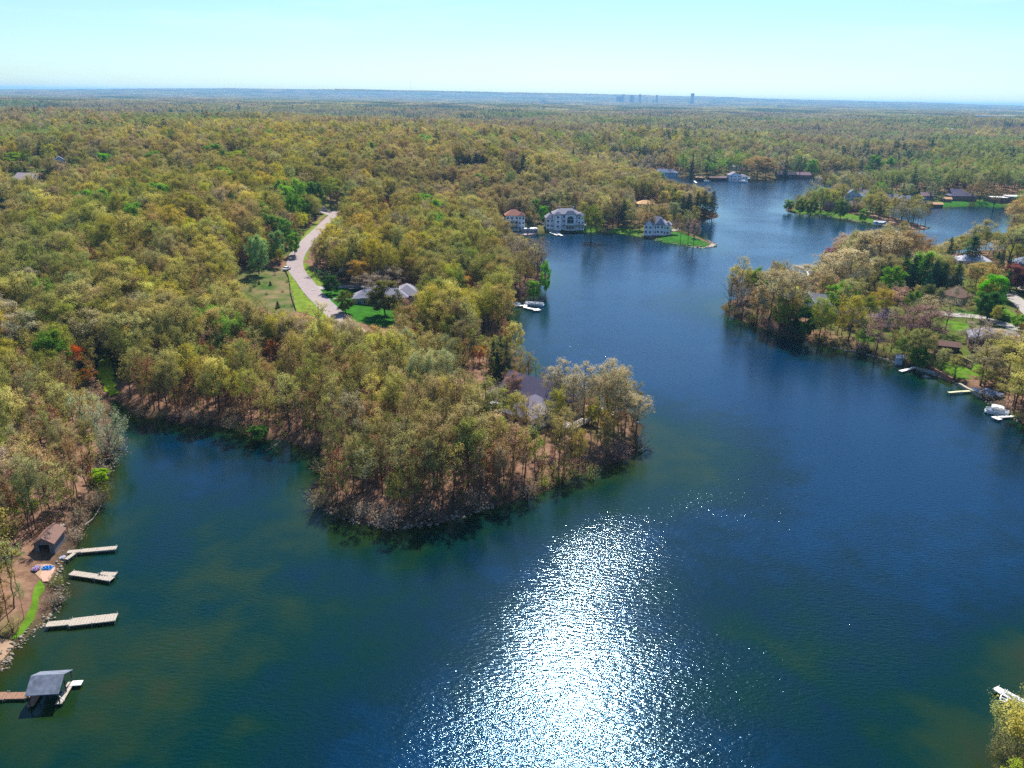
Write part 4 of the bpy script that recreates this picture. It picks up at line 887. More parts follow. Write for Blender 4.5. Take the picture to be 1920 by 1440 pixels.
FP = []; FI = []; FS = []; FR = []; FT = []
def put(xx, yy, zz, key, s, t):
    FP.append((xx, yy, zz)); FI.append(IDX[key]); FS.append(s); FR.append(rngT.uniform(0, 6.283)); FT.append(t)
libfam = {'oak': ('oak0', 'oak1', 'oak2'), 'tall': ('tall0', 'tall2'), 'thin': ('thin0',), 'bare': ('bare0', 'bare1'), 'maple': ('maple0', 'maple1'), 'pine': ('pine0',), 'spruce': ('spruce0',)}
HREF = {'oak': 20, 'tall': 22, 'thin': 20, 'bare': 19, 'maple': 15, 'pine': 24, 'spruce': 16}
for t in REST:
    fam = t['k'].rstrip('0123456789'); ks = libfam[fam]; k = ks[rngT.integers(len(ks))]; s = t['h'] / HREF[fam]
    w = s * t['w']; put(t['x'], t['y'], t['z'] - .1, k, (w, w, s), t['t'])
def belt(r0, r1, sp, amax, near):
    x, y = scatter(r0, r1, sp, amax); hh = rngT.uniform(15, 21, len(x)); rr = rngT.uniform(4, 5.5, len(x))
    x, y, z, hh, rr, bx, by, ty, d, dist = filt(x, y, hh, rr, near)
    tt = stand_tint(region_tint(bx, by, dist, rngT), x, y); gr = noise(x / 120, y / 120, 55); gp = noise(x / 70, y / 70, 56); SN = .82 + .4 * noise(x / 90, y / 60, 57)
    for i in range(len(x)):
        u = rngT.random(); s = rngT.uniform(.66, 1.0) * SN[i]; far = r0 > 1500
        if gp[i] > .74 and u < .6: put(x[i], y[i], z[i], 'mpine0' if rngT.random() < .6 else 'mspruce0', (s, s, s), tuple(np.array(C_PINE) * rngT.uniform(.8, 1.5)))
        elif u < .035: put(x[i], y[i], z[i], 'mpine0', (s * .9,) * 3, tuple(np.array(C_PINE) * rngT.uniform(.8, 1.5)))
        elif gr[i] > .62 and u < .40 or u < .06: put(x[i], y[i], z[i], f'moak{rngT.integers(3)}', (s * .95, s * .95, s * .85), tuple(np.array(C_GREEN) * rngT.uniform(.8, 1.3) + np.array([.03, 0, .01])))
        elif u < .75: put(x[i], y[i], z[i], f'moak{rngT.integers(3)}', (s * 1.05, s * 1.05, s), tuple(tt[i]))
        else: put(x[i], y[i], z[i], f'mbare{rngT.integers(2)}', (s, s, s), tuple(tt[i] * .7 + np.array(C_GREY) * .3))
belt(760, 1500, 9.0, 42, True)
belt(1500, 3200, 10.5, 40, False)
def far_patches(r0, r1, sp, scale):
    x, y = scatter(r0, r1, sp, 40); z = height_d(x, y, np.full(len(x), 400.))
    n1 = noise(x / 900, y / 900, 61); n2 = noise(x / 150, y / 220, 62); ST = stand_tint(np.array([.42, .35, .18]) * .55 + BASEC[rngT.integers(0, 5, len(x))] * .45, x * .6, y * .5)
    for i in range(len(x)):
        c = ST[i]
        if n2[i] > .66: c = c * .35 + np.array([.07, .13, .06]) * .65
        put(x[i], y[i], z[i] - 1.5, f'patch{rngT.integers(3)}', (scale, scale, min(scale, 1.15)), tuple(c * rngT.uniform(.7, 1.2)))
far_patches(3200, 6500, 54, 1.0)
far_patches(6500, 13000, 120, 2.1)
far_patches(13000, 24500, 230, 4.0)
print('forest instances', len(FP), 'near candidates', len(NEAR))

# forest: one object, its points carry an instanced tree each
me = bpy.data.meshes.new('forest'); me.vertices.add(len(FP)); me.vertices.foreach_set('co', np.array(FP, np.float32).ravel())
a_ = me.attributes.new('idx', 'INT', 'POINT'); a_.data.foreach_set('value', np.array(FI, np.int32))
a_ = me.attributes.new('scl', 'FLOAT_VECTOR', 'POINT'); a_.data.foreach_set('vector', np.array(FS, np.float32).ravel())
a_ = me.attributes.new('rot', 'FLOAT_VECTOR', 'POINT'); a_.data.foreach_set('vector', np.stack([np.zeros(len(FR)), np.zeros(len(FR)), FR], -1).astype(np.float32).ravel())
a_ = me.attributes.new('tint', 'FLOAT_VECTOR', 'POINT'); a_.data.foreach_set('vector', np.array(FT, np.float32).ravel())
forest = bpy.data.objects.new('forest', me); COL.objects.link(forest)
tag(forest, 'mixed spring woodland stretching over the land behind the lake to the horizon', 'woodland', kind='stuff')
def instancer(obj, coll):
    ng = bpy.data.node_groups.new('scatter_' + obj.name, 'GeometryNodeTree')
    ng.interface.new_socket('Geometry', in_out='INPUT', socket_type='NodeSocketGeometry'); ng.interface.new_socket('Geometry', in_out='OUTPUT', socket_type='NodeSocketGeometry')
    gi = ng.nodes.new('NodeGroupInput'); go = ng.nodes.new('NodeGroupOutput'); iop = ng.nodes.new('GeometryNodeInstanceOnPoints')
    ci = ng.nodes.new('GeometryNodeCollectionInfo'); ci.inputs['Collection'].default_value = coll; ci.inputs['Separate Children'].default_value = True; ci.inputs['Reset Children'].default_value = True
    iop.inputs['Pick Instance'].default_value = True
    def na(nm, dt):
        n = ng.nodes.new('GeometryNodeInputNamedAttribute'); n.data_type = dt; n.inputs['Name'].default_value = nm; return n
    i_ = na('idx', 'INT'); s_ = na('scl', 'FLOAT_VECTOR'); r_ = na('rot', 'FLOAT_VECTOR'); er = ng.nodes.new('FunctionNodeEulerToRotation')
    L = ng.links
    L.new(gi.outputs[0], iop.inputs['Points']); L.new(ci.outputs[0], iop.inputs['Instance']); L.new(i_.outputs['Attribute'], iop.inputs['Instance Index'])
    L.new(r_.outputs['Attribute'], er.inputs[0]); L.new(er.outputs[0], iop.inputs['Rotation']); L.new(s_.outputs['Attribute'], iop.inputs['Scale'])
    L.new(iop.outputs[0], go.inputs[0])
    md = obj.modifiers.new('scatter', 'NODES'); md.node_group = ng
instancer(forest, LIB)

# ------------------------------------------------------------ individual trees
TREES = []    # every individual plant, labelled at the end
def plant(name, key, x, y, h, tintc, wide=1.0, cat='tree', kindword=None, z=None, group=None, rz=None, label=None, tilt=0.0):
    tm, cm, H, R, *_ = PROTO[key]
    z = max(0.05, height(x, y)) - 0.05 if z is None else z
    o = bpy.data.objects.new(name, None); COL.objects.link(o); o.location = (x, y, z); s = h / H
    o.rotation_euler = (tilt, 0, rngT.uniform(0, 6.283) if rz is None else rz); o.scale = (s * wide, s * wide, s); o.empty_display_size = 1
    t = bpy.data.objects.new('trunk', tm); COL.objects.link(t); t.parent = o
    if cm is not None:
        c = bpy.data.objects.new('crown', cm); COL.objects.link(c); c.parent = o; c['tint'] = [float(v) for v in tintc]
    o['category'] = cat
    px, py, dep = project(x, y, z); TREES.append(dict(o=o, x=x, y=y, z=z, h=h, px=float(px), py=float(py), tint=tintc, key=key.rstrip('0123456789'), label=label, group=group, cat=cat))
    return o
NAMES = {'oak': 'oak_tree', 'tall': 'forest_tree', 'thin': 'slender_tree', 'bare': 'budding_tree', 'maple': 'maple_tree', 'pine': 'pine_tree', 'spruce': 'spruce_tree', 'willow': 'willow_tree', 'shrub': 'shrub', 'snag': 'dead_tree'}
for t in INDIV:
    fam = t['k'].rstrip('0123456789')
    plant(NAMES[fam], t['k'], t['x'], t['y'], t['h'], t['t'], t['w'], z=t['z'] - .1)
def special(key, bpx, bpy_, toppy, tintc, wpx=None, label=None, group=None, name=None):
    if tintc not in NAMED: tintc = tuple(min(.7, c * 1.6) for c in tintc)
    """a tree standing where the photograph shows it: pixel of its foot, pixel row of its top"""
    x, y = G(bpx, bpy_); z = max(.05, height(x, y)); _, b, dep = project(x, y, z); h = float((b - toppy) / FPX * dep / math.cos(PITCH) * 1.0)
    _, t1, _ = project(x, y, z + h); h *= float((b - toppy) / (b - t1))
    H, R = PROTO[key][2:4]; wide = 1.0
    if wpx: wide = (wpx / FPX * dep / 2) / (R * h / H)
    fam = key.rstrip('0123456789')
    return plant(name or NAMES[fam], key, x, y, h, tintc, float(wide), 'shrub' if fam == 'shrub' else 'tree', label=label, group=group)
for s_ in SPECIAL: special(*s_[:5], wpx=s_[5] or None)
# brush along the water's edge
rngS = np.random.default_rng(9)
EDGE = [((585,925),(606,950),(658,972),(706,982),(742,984),(815,976),(870,960)), ((594,842),(606,862),(604,890)), ((870,960),(925,944),(997,922),(1070,892)), ((1129,870),(1180,856),(1194,842),(1192,822)),
        ((259,778),(312,784),(375,794),(437,800),(478,820)), ((1388,597),(1415,608),(1461,627),(1521,638),(1560,647)), ((1362,584),(1390,594),(1420,603),(1465,620),(1525,632),(1565,641)), ((1380,586),(1430,600),(1480,616),(1530,625)), ((1600,652),(1650,664),(1700,682)), ((185,905),(175,945),(160,975),(150,1000),(138,1026)), ((213,840),(190,872),(186,900)), ((106,1092),(110,1118),(96,1144)), ((1560,648),(1597,655),(1640,667)), ((1850,748),(1884,768),(1914,788)), ((1206,798),(1180,780),(1140,764)), ((1268,430),(1262,421),(1290,414)), ((1180,338),(1187,324),(1219,325)), ((958,560),(985,552),(1000,542))]
for seg in EDGE:
    P_ = np.array([G(*p) for p in seg]); L_ = np.linalg.norm(np.diff(P_, axis=0), axis=1)
    for i in range(len(P_) - 1):
        n_ = max(1, int(L_[i] / 4.2))
        for j in range(n_):
            p = P_[i] + (P_[i + 1] - P_[i]) * (j + rngS.uniform(0, .9)) / n_ + rngS.normal(0, .7, 2); c = [C_MAUVE, C_GREY, C_GREY, (.19, .17, .08), C_OLIVE][rngS.integers(5)]
            if sdist(p[0], p[1])[0] < -.6: continue
            plant('shrub', f'shrub{rngS.integers(3)}', float(p[0]), float(p[1]), float(rngS.uniform(2.4, 5.0)), tuple(np.array(c) * rngS.uniform(.7, 1.1)), 1.15, 'shrub')
special('shrub0', 1108, 898, 872, (.20, .21, .05), 40); special('shrub2', 622, 910, 862, (.26, .26, .14), 46); special('shrub1', 640, 880, 850, (.07, .11, .015), 36)
special('shrub0', 650, 925, 895, (.24, .25, .05), 26)
# undergrowth inside the near woods: countless saplings and brush, one object
ULIB = bpy.data.collections.new('undergrowth_library')
def ulib(arrs, i, bark=None):
    TV, TF, LV, LF, sh = arrs; V = np.concatenate([TV, LV]); F = np.concatenate([TF, LF + len(TV)]); mi = np.concatenate([np.zeros(len(TF)), np.ones(len(LF))])
    me = raw_mesh('brush', V, F, None, np.concatenate([np.ones(len(TV)), sh]), mi, [bark or MAT_BARK, MAT_LEAF]); o = bpy.data.objects.new('brush_%02d' % i, me); ULIB.objects.link(o)
ulib(shrubby(201, 1.6, 1.2, 8, 16, .2), 0); ulib(shrubby(202, 2.4, 1.4, 8, 20, .2), 1)
ulib(grow(203, 10, 1.7, .3, 8, 4, 3, 8, .26, .32, .08, low=-.7), 2); ulib(grow(204, 13, 2.0, .35, 8, 4, 3, 8, .26, .36, .09, low=-.7, lean=.06), 3)
x, y = scatter(90, 420, 2.6, 40); d = sdist(x, y); px_, py_, _ = project(x, y, np.zeros(len(x)))
ok = (d > 1.2) & (noise(x / 14, y / 14, 91) > .22); ok &= ~((px_ > 1480) & (rngT.random(len(x)) < .4))
for P in CLEAR_POLYS: ok &= ~pip(x, y, P)
for fx, fy, fr in FOOT: ok &= np.hypot(x - fx, y - fy) > fr * .8
ok &= np.sqrt(((x[:, None] - ROADPTS[:, 0]) ** 2 + (y[:, None] - ROADPTS[:, 1]) ** 2).min(1)) > 5
x = x[ok]; y = y[ok]; d = d[ok]; z = height_d(x, y, d); bx, by, dep = project(x, y, z); _, ty, _ = project(x, y, z + 11)
ok = np.ones(len(x), bool); dist = np.hypot(x, y)
for s in range(0, len(x), 3000):
    e = slice(s, s + 3000); ok[e] &= ~((np.abs(bx[e, None] - KEEP[:, 0]) < 9) & (KEEP[:, 1] > ty[e, None]) & (KEEP[:, 1] < by[e, None]) & (dist[e, None] < KEEP[:, 2] - 2)).any(1)
x = x[ok]; y = y[ok]; z = z[ok]; n = len(x); me = bpy.data.meshes.new('undergrowth'); me.vertices.add(n); me.vertices.foreach_set('co', np.stack([x, y, z - .05], -1).astype(np.float32).ravel())
pal = np.array([(.40,.17,.08), (.42,.26,.11), (.36,.31,.07), (.27,.33,.05), (.42,.24,.15), (.44,.33,.09)])
a_ = me.attributes.new('idx', 'INT', 'POINT'); a_.data.foreach_set('value', rngT.choice(4, n, p=[.28, .27, .25, .20]).astype(np.int32))
s1 = rngT.uniform(.6, 1.2, n); a_ = me.attributes.new('scl', 'FLOAT_VECTOR', 'POINT'); a_.data.foreach_set('vector', np.repeat(s1, 3).astype(np.float32))
a_ = me.attributes.new('rot', 'FLOAT_VECTOR', 'POINT'); a_.data.foreach_set('vector', np.stack([np.zeros(n), np.zeros(n), rngT.uniform(0, 6.28, n)], -1).astype(np.float32).ravel())
a_ = me.attributes.new('tint', 'FLOAT_VECTOR', 'POINT'); a_.data.foreach_set('vector', pal[rngT.integers(0, len(pal), n)].astype(np.float32).ravel())
under = bpy.data.objects.new('undergrowth', me); COL.objects.link(under); instancer(under, ULIB)
tag(under, 'reddish brush and thin saplings covering the floor of the near woods', 'undergrowth', kind='stuff')
print('undergrowth', n, 'trees', len(TREES))
# ------------------------------------------------------------ buildings
def shingle(name, c, scale=3.0): return simple(name, c, 0.9, 0.22, scale, spec=0.1, stretch=(1, 1, 4))
R_PURPLE = shingle('plum_shingle', (.125, .11, .165)); R_GREY = shingle('grey_shingle', (.27, .255, .30)); R_BROWN = shingle('brown_shingle', (.20, .12, .095)); R_RED = shingle('red_shingle', (.36, .16, .12))
R_PALE = shingle('pale_shingle', (.52, .50, .56)); R_DARK = shingle('charcoal_shingle', (.06, .055, .085)); R_MAUVE = shingle('mauve_shingle', (.27, .17, .19)); R_WHITE = simple('white_flat_roof', (.8, .8, .8), .8, .05); R_TAN = simple('tan_tile', (.62, .36, .17), .9, .2, 1.2); R_BLUE = shingle('blue_grey_shingle', (.20, .24, .34))
W_WHITE = simple('white_siding', (.80, .83, .88), .7, .06, 4, stretch=(.2, .2, 6)); W_CREAM = simple('cream_siding', (.62, .52, .40), .8, .08, 3); W_BRICK = simple('brown_brick', (.26, .12, .08), .9, .25, 6); W_GREY = simple('grey_siding', (.30, .31, .36), .8, .1, 4, stretch=(.2, .2, 6)); W_DARK = simple('dark_timber', (.07, .05, .045), .8, .3, 4); W_BLUE = simple('pale_blue_siding', (.42, .55, .74), .7, .08, 4)
M_TRIM = simple('white_trim', (.8, .8, .8), .6, .03); M_DECKW = simple('weathered_planks', (.40, .34, .28), .9, .35, 2.5, stretch=(1, 6, 1)); M_DECKB = simple('brown_planks', (.27, .15, .10), .9, .3, 2.5, stretch=(1, 6, 1)); M_WHITED = simple('white_deck', (.78, .76, .74), .7, .06, 2)
M_METAL = simple('aluminium', (.55, .57, .6), .35, .06, 3, metal=.7); M_BLACK = simple('black_rubber', (.02, .02, .022), .7, .2); M_HULL = simple('white_gelcoat', (.80, .82, .84), .3, .03, spec=.5); M_TARP = simple('blue_tarpaulin', (.03, .25, .62), .6, .15, 4); M_SEAT = simple('grey_vinyl', (.22, .25, .36), .6, .1)
M_STEEL = simple('dark_steel', (.09, .10, .12), .5, .2); M_ORANGE = simple('orange_plastic', (.75, .28, .03), .5, .1); M_BRASS = simple('rusty_timber', (.34, .16, .10), .9, .3, 2)
def _glass():
    m, nt, out = new_mat('window_glass'); p = nt.nodes.new('ShaderNodeBsdfPrincipled'); p.inputs['Base Color'].default_value = (.02, .03, .05, 1); p.inputs['Roughness'].default_value = .08
    nt.links.new(p.outputs[0], out.inputs[0]); return m
M_GLASS = _glass()
def roof_mesh(kind, cx, cy, w, d, z, rh, ov=.45, ax='x', th=.18):
    mb = MB(); hw = w / 2 + ov; hd = d / 2 + ov
    if kind == 'flat':
        mb.box((cx, cy, z + .15), (w + 2 * ov, d + 2 * ov, .3)); return mb
    z0 = z - .05
    if kind == 'hip':
        k = min(hw, hd) * .95; rx, ry = (hw - k, 0) if hw >= hd else (0, hd - k)
        b = [(cx - hw, cy - hd), (cx + hw, cy - hd), (cx + hw, cy + hd), (cx - hw, cy + hd)]
        vs = [(x, y, z0) for x, y in b] + [(x, y, z0 + th) for x, y in b] + [(cx - rx, cy - ry, z0 + th + rh), (cx + rx, cy + ry, z0 + th + rh)]
        fs = [(3,2,1,0), (0,1,5,4), (1,2,6,5), (2,3,7,6), (3,0,4,7)]
        if hw >= hd: fs += [(4,5,9,8), (5,6,9), (6,7,8,9), (7,4,8)]
        else: fs += [(4,5,8), (5,6,9,8), (6,7,9), (7,4,8,9)]
        mb.add(vs, fs); return mb
    # gable: two slabs meeting at the ridge
    if ax == 'x':
        P = lambda a, b, zz: (cx + a, cy + b, zz); L, S = hw, hd
    else:
        P = lambda a, b, zz: (cx + b, cy + a, zz); L, S = hd, hw
    zr = z0 + rh; drop = rh * ov / max(.1, (S - ov)); ze = z0 - drop * .5
    prof = [(-S, ze), (0, zr + th), (S, ze), (S, ze + th), (0, zr + 2 * th), (-S, ze + th)]
    vs = [P(-L, b, zz) for b, zz in prof] + [P(L, b, zz) for b, zz in prof]; n = 6
    fs = [(i, (i + 1) % n, n + (i + 1) % n, n + i) for i in range(n)] + [(0, 1, 4, 5), (1, 2, 3, 4), (n, n + 5, n + 4, n + 1), (n + 1, n + 4, n + 3, n + 2)]
    mb.add(vs, fs); return mb
def wall_mesh(kind, cx, cy, w, d, z0, h, rh, ax='x'):
    mb = MB(); mb.box((cx, cy, z0 + h / 2 - .25), (w, d, h + .5))
    if kind == 'gable':
        z = z0 + h
        if ax == 'x':
            for s in (-1, 1):
                x0 = cx + s * (w / 2 - .01); x1 = x0 - s * .25; y0 = d / 2 - .02
                mb.add([(x0, cy - y0, z), (x0, cy + y0, z), (x0, cy, z + rh * .96), (x1, cy - y0, z), (x1, cy + y0, z), (x1, cy, z + rh * .96)], [(0,1,2), (5,4,3), (0,3,4,1), (1,4,5,2), (2,5,3,0)])
        else:
            for s in (-1, 1):
                y0 = cy + s * (d / 2 - .01); y1 = y0 - s * .25; x0 = w / 2 - .02
                mb.add([(cx - x0, y0, z), (cx + x0, y0, z), (cx, y0, z + rh * .96), (cx - x0, y1, z), (cx + x0, y1, z), (cx, y1, z + rh * .96)], [(0,1,2), (5,4,3), (0,3,4,1), (1,4,5,2), (2,5,3,0)])
    return mb
_winmesh = {}
def add_window(root, x, y, z, w, h, rz, arch=False):
    key = (round(w, 2), round(h, 2), arch)
    if key not in _winmesh:
        fr = MB(); t = .09
        fr.box((0, -.03, -h / 2 + t / 2), (w, .10, t)); fr.box((0, -.03, h / 2 - t / 2), (w, .10, t))
        fr.box((-w / 2 + t / 2, -.03, 0), (t, .10, h - 2 * t)); fr.box((w / 2 - t / 2, -.03, 0), (t, .10, h - 2 * t)); fr.box((0, -.025, 0), (t * .6, .08, h - 2 * t))
        if arch:
            pts = [(math.cos(a) * w / 2, -.03, h / 2 + math.sin(a) * w / 2) for a in np.linspace(0, math.pi, 9)]; fr.tube(pts, .06, 4)
            fr.bar((0, -.03, h / 2), (0, -.03, h / 2 + w / 2), .06)
        gl = MB(); gl.box((0, -.02, 0), (w - 2 * t, .03, h - 2 * t))
        if arch:
            n = 9; a_ = np.linspace(0, math.pi, n); vs = [(math.cos(a) * w * .47, -.03, h / 2 + math.sin(a) * w * .47) for a in a_] + [(math.cos(a) * w * .47, .01, h / 2 + math.sin(a) * w * .47) for a in a_]
            gl.add(vs, [tuple(range(n)), tuple(range(2 * n - 1, n - 1, -1))] + [(i, i + n, (i + 1) % n + n, (i + 1) % n) for i in range(n)])
        f = fr.build('window', M_TRIM); g = gl.build('pane', M_GLASS); _winmesh[key] = (f.data, g.data)
        bpy.data.objects.remove(f); bpy.data.objects.remove(g)
    fm, gm = _winmesh[key]
    f = bpy.data.objects.new('window', fm); COL.objects.link(f); f.parent = root; f.location = (x, y, z); f.rotation_euler = (0, 0, rz)
    g = bpy.data.objects.new('pane', gm); COL.objects.link(g); g.parent = f
    return f
def house(name, label, px, py, rz, blocks, wall, roof, cat='house', windows=True, chimney=None, group=None, sink=0.0, loc=None):
    """blocks: (cx, cy, w, d, h, roofkind, roofheight, axis, window rows, window columns[, wall, roof]); front is -y"""
    p = loc or G3(px, py); root = thing(name, label, cat, (p[0], p[1], p[2] - sink), rz, group)
    for b in blocks:
        cx, cy, w, d, h, kind, rh, ax, rows, cols = b[:10]; wm = b[10] if len(b) > 10 and b[10] else wall; rm = b[11] if len(b) > 11 and b[11] else roof
        wall_mesh(kind, cx, cy, w, d, 0, h, rh, ax).build('wall', wm, root); roof_mesh(kind, cx, cy, w, d, h, rh, ax=ax).build('roof', rm, root)
        if windows and rows:
            for r in range(rows):
                zc = h - 1.45 - r * 2.9
                if zc < .9: break
                for c in range(cols): add_window(root, cx - w / 2 + w * (c + .5) / cols, cy - d / 2 - .02, zc, min(1.5, w / cols * .55), 1.4, 0)
                nd = max(1, int(d / 4))
                for sx, r_ in ((-1, -math.pi / 2), (1, math.pi / 2)):
                    for c in range(nd): add_window(root, cx + sx * (w / 2 + .02), cy - d / 2 + d * (c + .5) / nd, zc, min(1.3, d / nd * .5), 1.4, r_)
    for c in (chimney or []):
        mb = MB(); mb.box((c[0], c[1], c[2] - 1.2), (.9, .9, 3.4)); mb.box((c[0], c[1], c[2] + .6), (1.1, 1.1, .25)); mb.box((c[0], c[1], c[2] + .95), (.35, .35, .5)); mb.build('chimney', W_BRICK if len(c) < 4 else c[3], root)
    return root
def railing(root, pts, h=1.0, mat=None, name='railing', step=1.2):
    mb = MB()
    for a, b in zip(pts[:-1], pts[1:]):
        a = Vector(a); b = Vector(b); L = (b - a).length; n = max(1, int(L / step))
        mb.bar(a + Vector((0, 0, h)), b + Vector((0, 0, h)), .08); mb.bar(a + Vector((0, 0, h * .5)), b + Vector((0, 0, h * .5)), .04)
        for i in range(n + 1): q = a + (b - a) * i / n; mb.bar(q, q + Vector((0, 0, h)), .06)
    return mb.build(name, mat or M_TRIM, root)
def deck(root, cx, cy, w, d, z, mat=None, rail=True, posts=True):
    mb = MB()
    n = max(3, int(w / .6))
    for i in range(n): mb.box((cx - w / 2 + w * (i + .5) / n, cy, z), (w / n - .03, d, .14))
    mb.box((cx, cy - d / 2 + .1, z - .17), (w, .15, .2)); mb.box((cx, cy + d / 2 - .1, z - .17), (w, .15, .2))
    mb.build('deck', mat or M_DECKW, root)
    if posts:
        for x_ in np.linspace(cx - w / 2 + .2, cx + w / 2 - .2, max(2, int(w / 3))):
            q = MB(); q.box((x_, cy - d / 2 + .2, z / 2 - .2), (.2, .2, z + .2)); q.build('post', M_TRIM, root)
    if rail: railing(root, [(cx - w / 2, cy + d / 2, z + .07), (cx - w / 2, cy - d / 2, z + .07), (cx + w / 2, cy - d / 2, z + .07), (cx + w / 2, cy + d / 2, z + .07)])

# the house by the road
r = house('house', 'wide grey hip-roofed house standing behind the bright lawn beside the road', 732, 568, RAD(8), [
    (-2, 0, 17, 11, 3.4, 'hip', 3.4, 'x', 1, 6), (6.5, 3, 10, 12, 3.4, 'hip', 3.2, 'y', 1, 3), (-9.5, -1.5, 8, 8, 3.2, 'hip', 2.6, 'y', 1, 2)], W_GREY, R_GREY, chimney=[(3, 1, 7)])
deck(r, 10.5, -5.5, 7, 5, .5, M_DECKB, False, False)
p = G3(772, 566); t = thing('patio_umbrella', 'orange patio umbrella folded beside the grey roadside house', 'umbrella', p); mb = MB(); mb.tube([(0,0,0),(0,0,3.2)], .05, 6); mb.build('pole', M_METAL, t)
mb = MB(); mb.tube([(0,0,1.4),(0,0,2.2),(0,0,3.1)], [.95, .6, .1], 8); mb.build('canopy', M_ORANGE, t)
p = G3(779, 572); t = thing('hot_tub', 'round hot tub with pale blue water beside the grey roadside house', 'hot tub', p); mb = MB(); mb.tube([(0,0,0),(0,0,.85)], 1.1, 14); mb.build('shell', M_HULL, t); mb = MB(); mb.tube([(0,0,.86),(0,0,.9)], .92, 14); mb.build('water_surface', W_BLUE, t)
# the house on the headland
r = house('house', 'large plum-shingled house half hidden by trees on the wooded headland', 982, 772, RAD(-38), [
    (0, 5, 17, 9, 4.2, 'gable', 3.8, 'x', 1, 5), (5.5, -4.5, 9, 12, 3.6, 'hip', 3.4, 'y', 1, 3, None, shingle('plum_grey_shingle', (.21, .19, .25))), (9.5, 7, 6, 6, 4.6, 'hip', 3.2, 'x', 1, 2, None, R_DARK)], W_CREAM, R_PURPLE, chimney=[(4.5, 7.5, 9.2, W_GREY)])
deck(r, 15, 1, 5, 8, .6, M_DECKW)
# three lakeside mansions on the north shore
r = house('mansion', 'white lakeside mansion with red tiled roof and stacked balconies', 963, 430, RAD(6), [
    (0, 0, 11, 9, 9.0, 'hip', 3.3, 'x', 3, 4), (-5.2, 1.5, 5, 8, 6.2, 'hip', 2.0, 'y', 2, 2), (4.4, -2.6, 4.2, 4.4, 9.0, 'hip', 2.2, 'y', 3, 2)], W_WHITE, R_RED, 'mansion', chimney=[(2, 2, 12.4)])
deck(r, -1, -6.2, 7, 3, 3.1); deck(r, -1, -6.0, 6, 2.6, 6.0, rail=True)
r = house('mansion', 'broad white mansion with grey roof and tall arched central window', 1060, 428, RAD(4), [
    (0, 1, 17, 10, 9.4, 'hip', 3.0, 'x', 3, 6), (2.2, -4.6, 6.5, 3, 9.6, 'hip', 2.0, 'x', 1, 0), (-10.2, 2.5, 5, 10, 6.4, 'hip', 2.6, 'y', 2, 2), (9.2, -1.5, 4.5, 6, 8.6, 'hip', 2.0, 'y', 3, 2), (-5.6, -4.4, 4.2, 2.6, 9.2, 'hip', 1.6, 'x', 3, 1)], W_WHITE, R_GREY, 'mansion', chimney=[(-4, 2, 12.6, W_GREY), (5, 3, 12.6, W_GREY)])
add_window(r, 2.2, -6.15, 5.2, 4.2, 2.6, 0, True)
for dx in (-1.6, 0, 1.6): add_window(r, 2.2 + dx, -6.14, 1.4, 1.3, 2.3, 0)
deck(r, 2.2, -7.4, 8, 2.2, 2.9); deck(r, 10, -5.6, 5, 2.4, 3.0)
r = house('mansion', 'white lake house with steep grey roof at the root of the grassy spit', 1230, 438, RAD(-14), [
    (0, 0, 13, 10, 6.0, 'hip', 4.6, 'x', 2, 5), (-4.5, -4.2, 5, 4, 6.0, 'gable', 2.6, 'y', 2, 2), (2.6, -3.0, 5, 4.6, 6.4, 'hip', 3.4, 'y', 2, 2), (7.0, 0, 3.5, 7, 5.8, 'hip', 2.2, 'y', 2, 1)], W_WHITE, R_GREY, 'mansion', chimney=[(3.4, 1, 10.5)])
deck(r, 11.0, -2, 4.5, 5, 3.0); mb = MB(); mb.tube([(0,0,0),(0,0,.01)], .01, 4)
# boathouse pavilion, terrace and small docks
r = house('boathouse', 'low lakeside pavilion with flat white roof beneath the red-roofed mansion', 992, 433, RAD(3), [(0, 0, 9.5, 6, 2.6, 'flat', 0, 'x', 1, 4)], W_GREY, R_WHITE, 'boathouse'); railing(r, [(-5, -3.4, 2.9), (5, -3.4, 2.9)])
def slab(name, label, cat, px4, z, mat, th=.25, group=None):
    P = [W0(*q, z) for q in px4]; c = np.mean(P, 0); mb = MB()
    poly = [(a[0] - c[0], a[1] - c[1]) for a in P]
    if sum(poly[i][0] * poly[(i+1) % len(poly)][1] - poly[(i+1) % len(poly)][0] * poly[i][1] for i in range(len(poly))) < 0: poly = poly[::-1]
    mb.prism(poly, -th, 0); o = mb.build(name, mat, loc=(c[0], c[1], z)); return tag(o, label, cat, group)
slab('terrace', 'pinkish stone terrace at the water below the flat-roofed pavilion', 'terrace', [(958,438),(968,434),(1004,434),(1006,438),(985,440)], .9, simple('pink_stone', (.62,.42,.36), .9, .1, 2), .9)
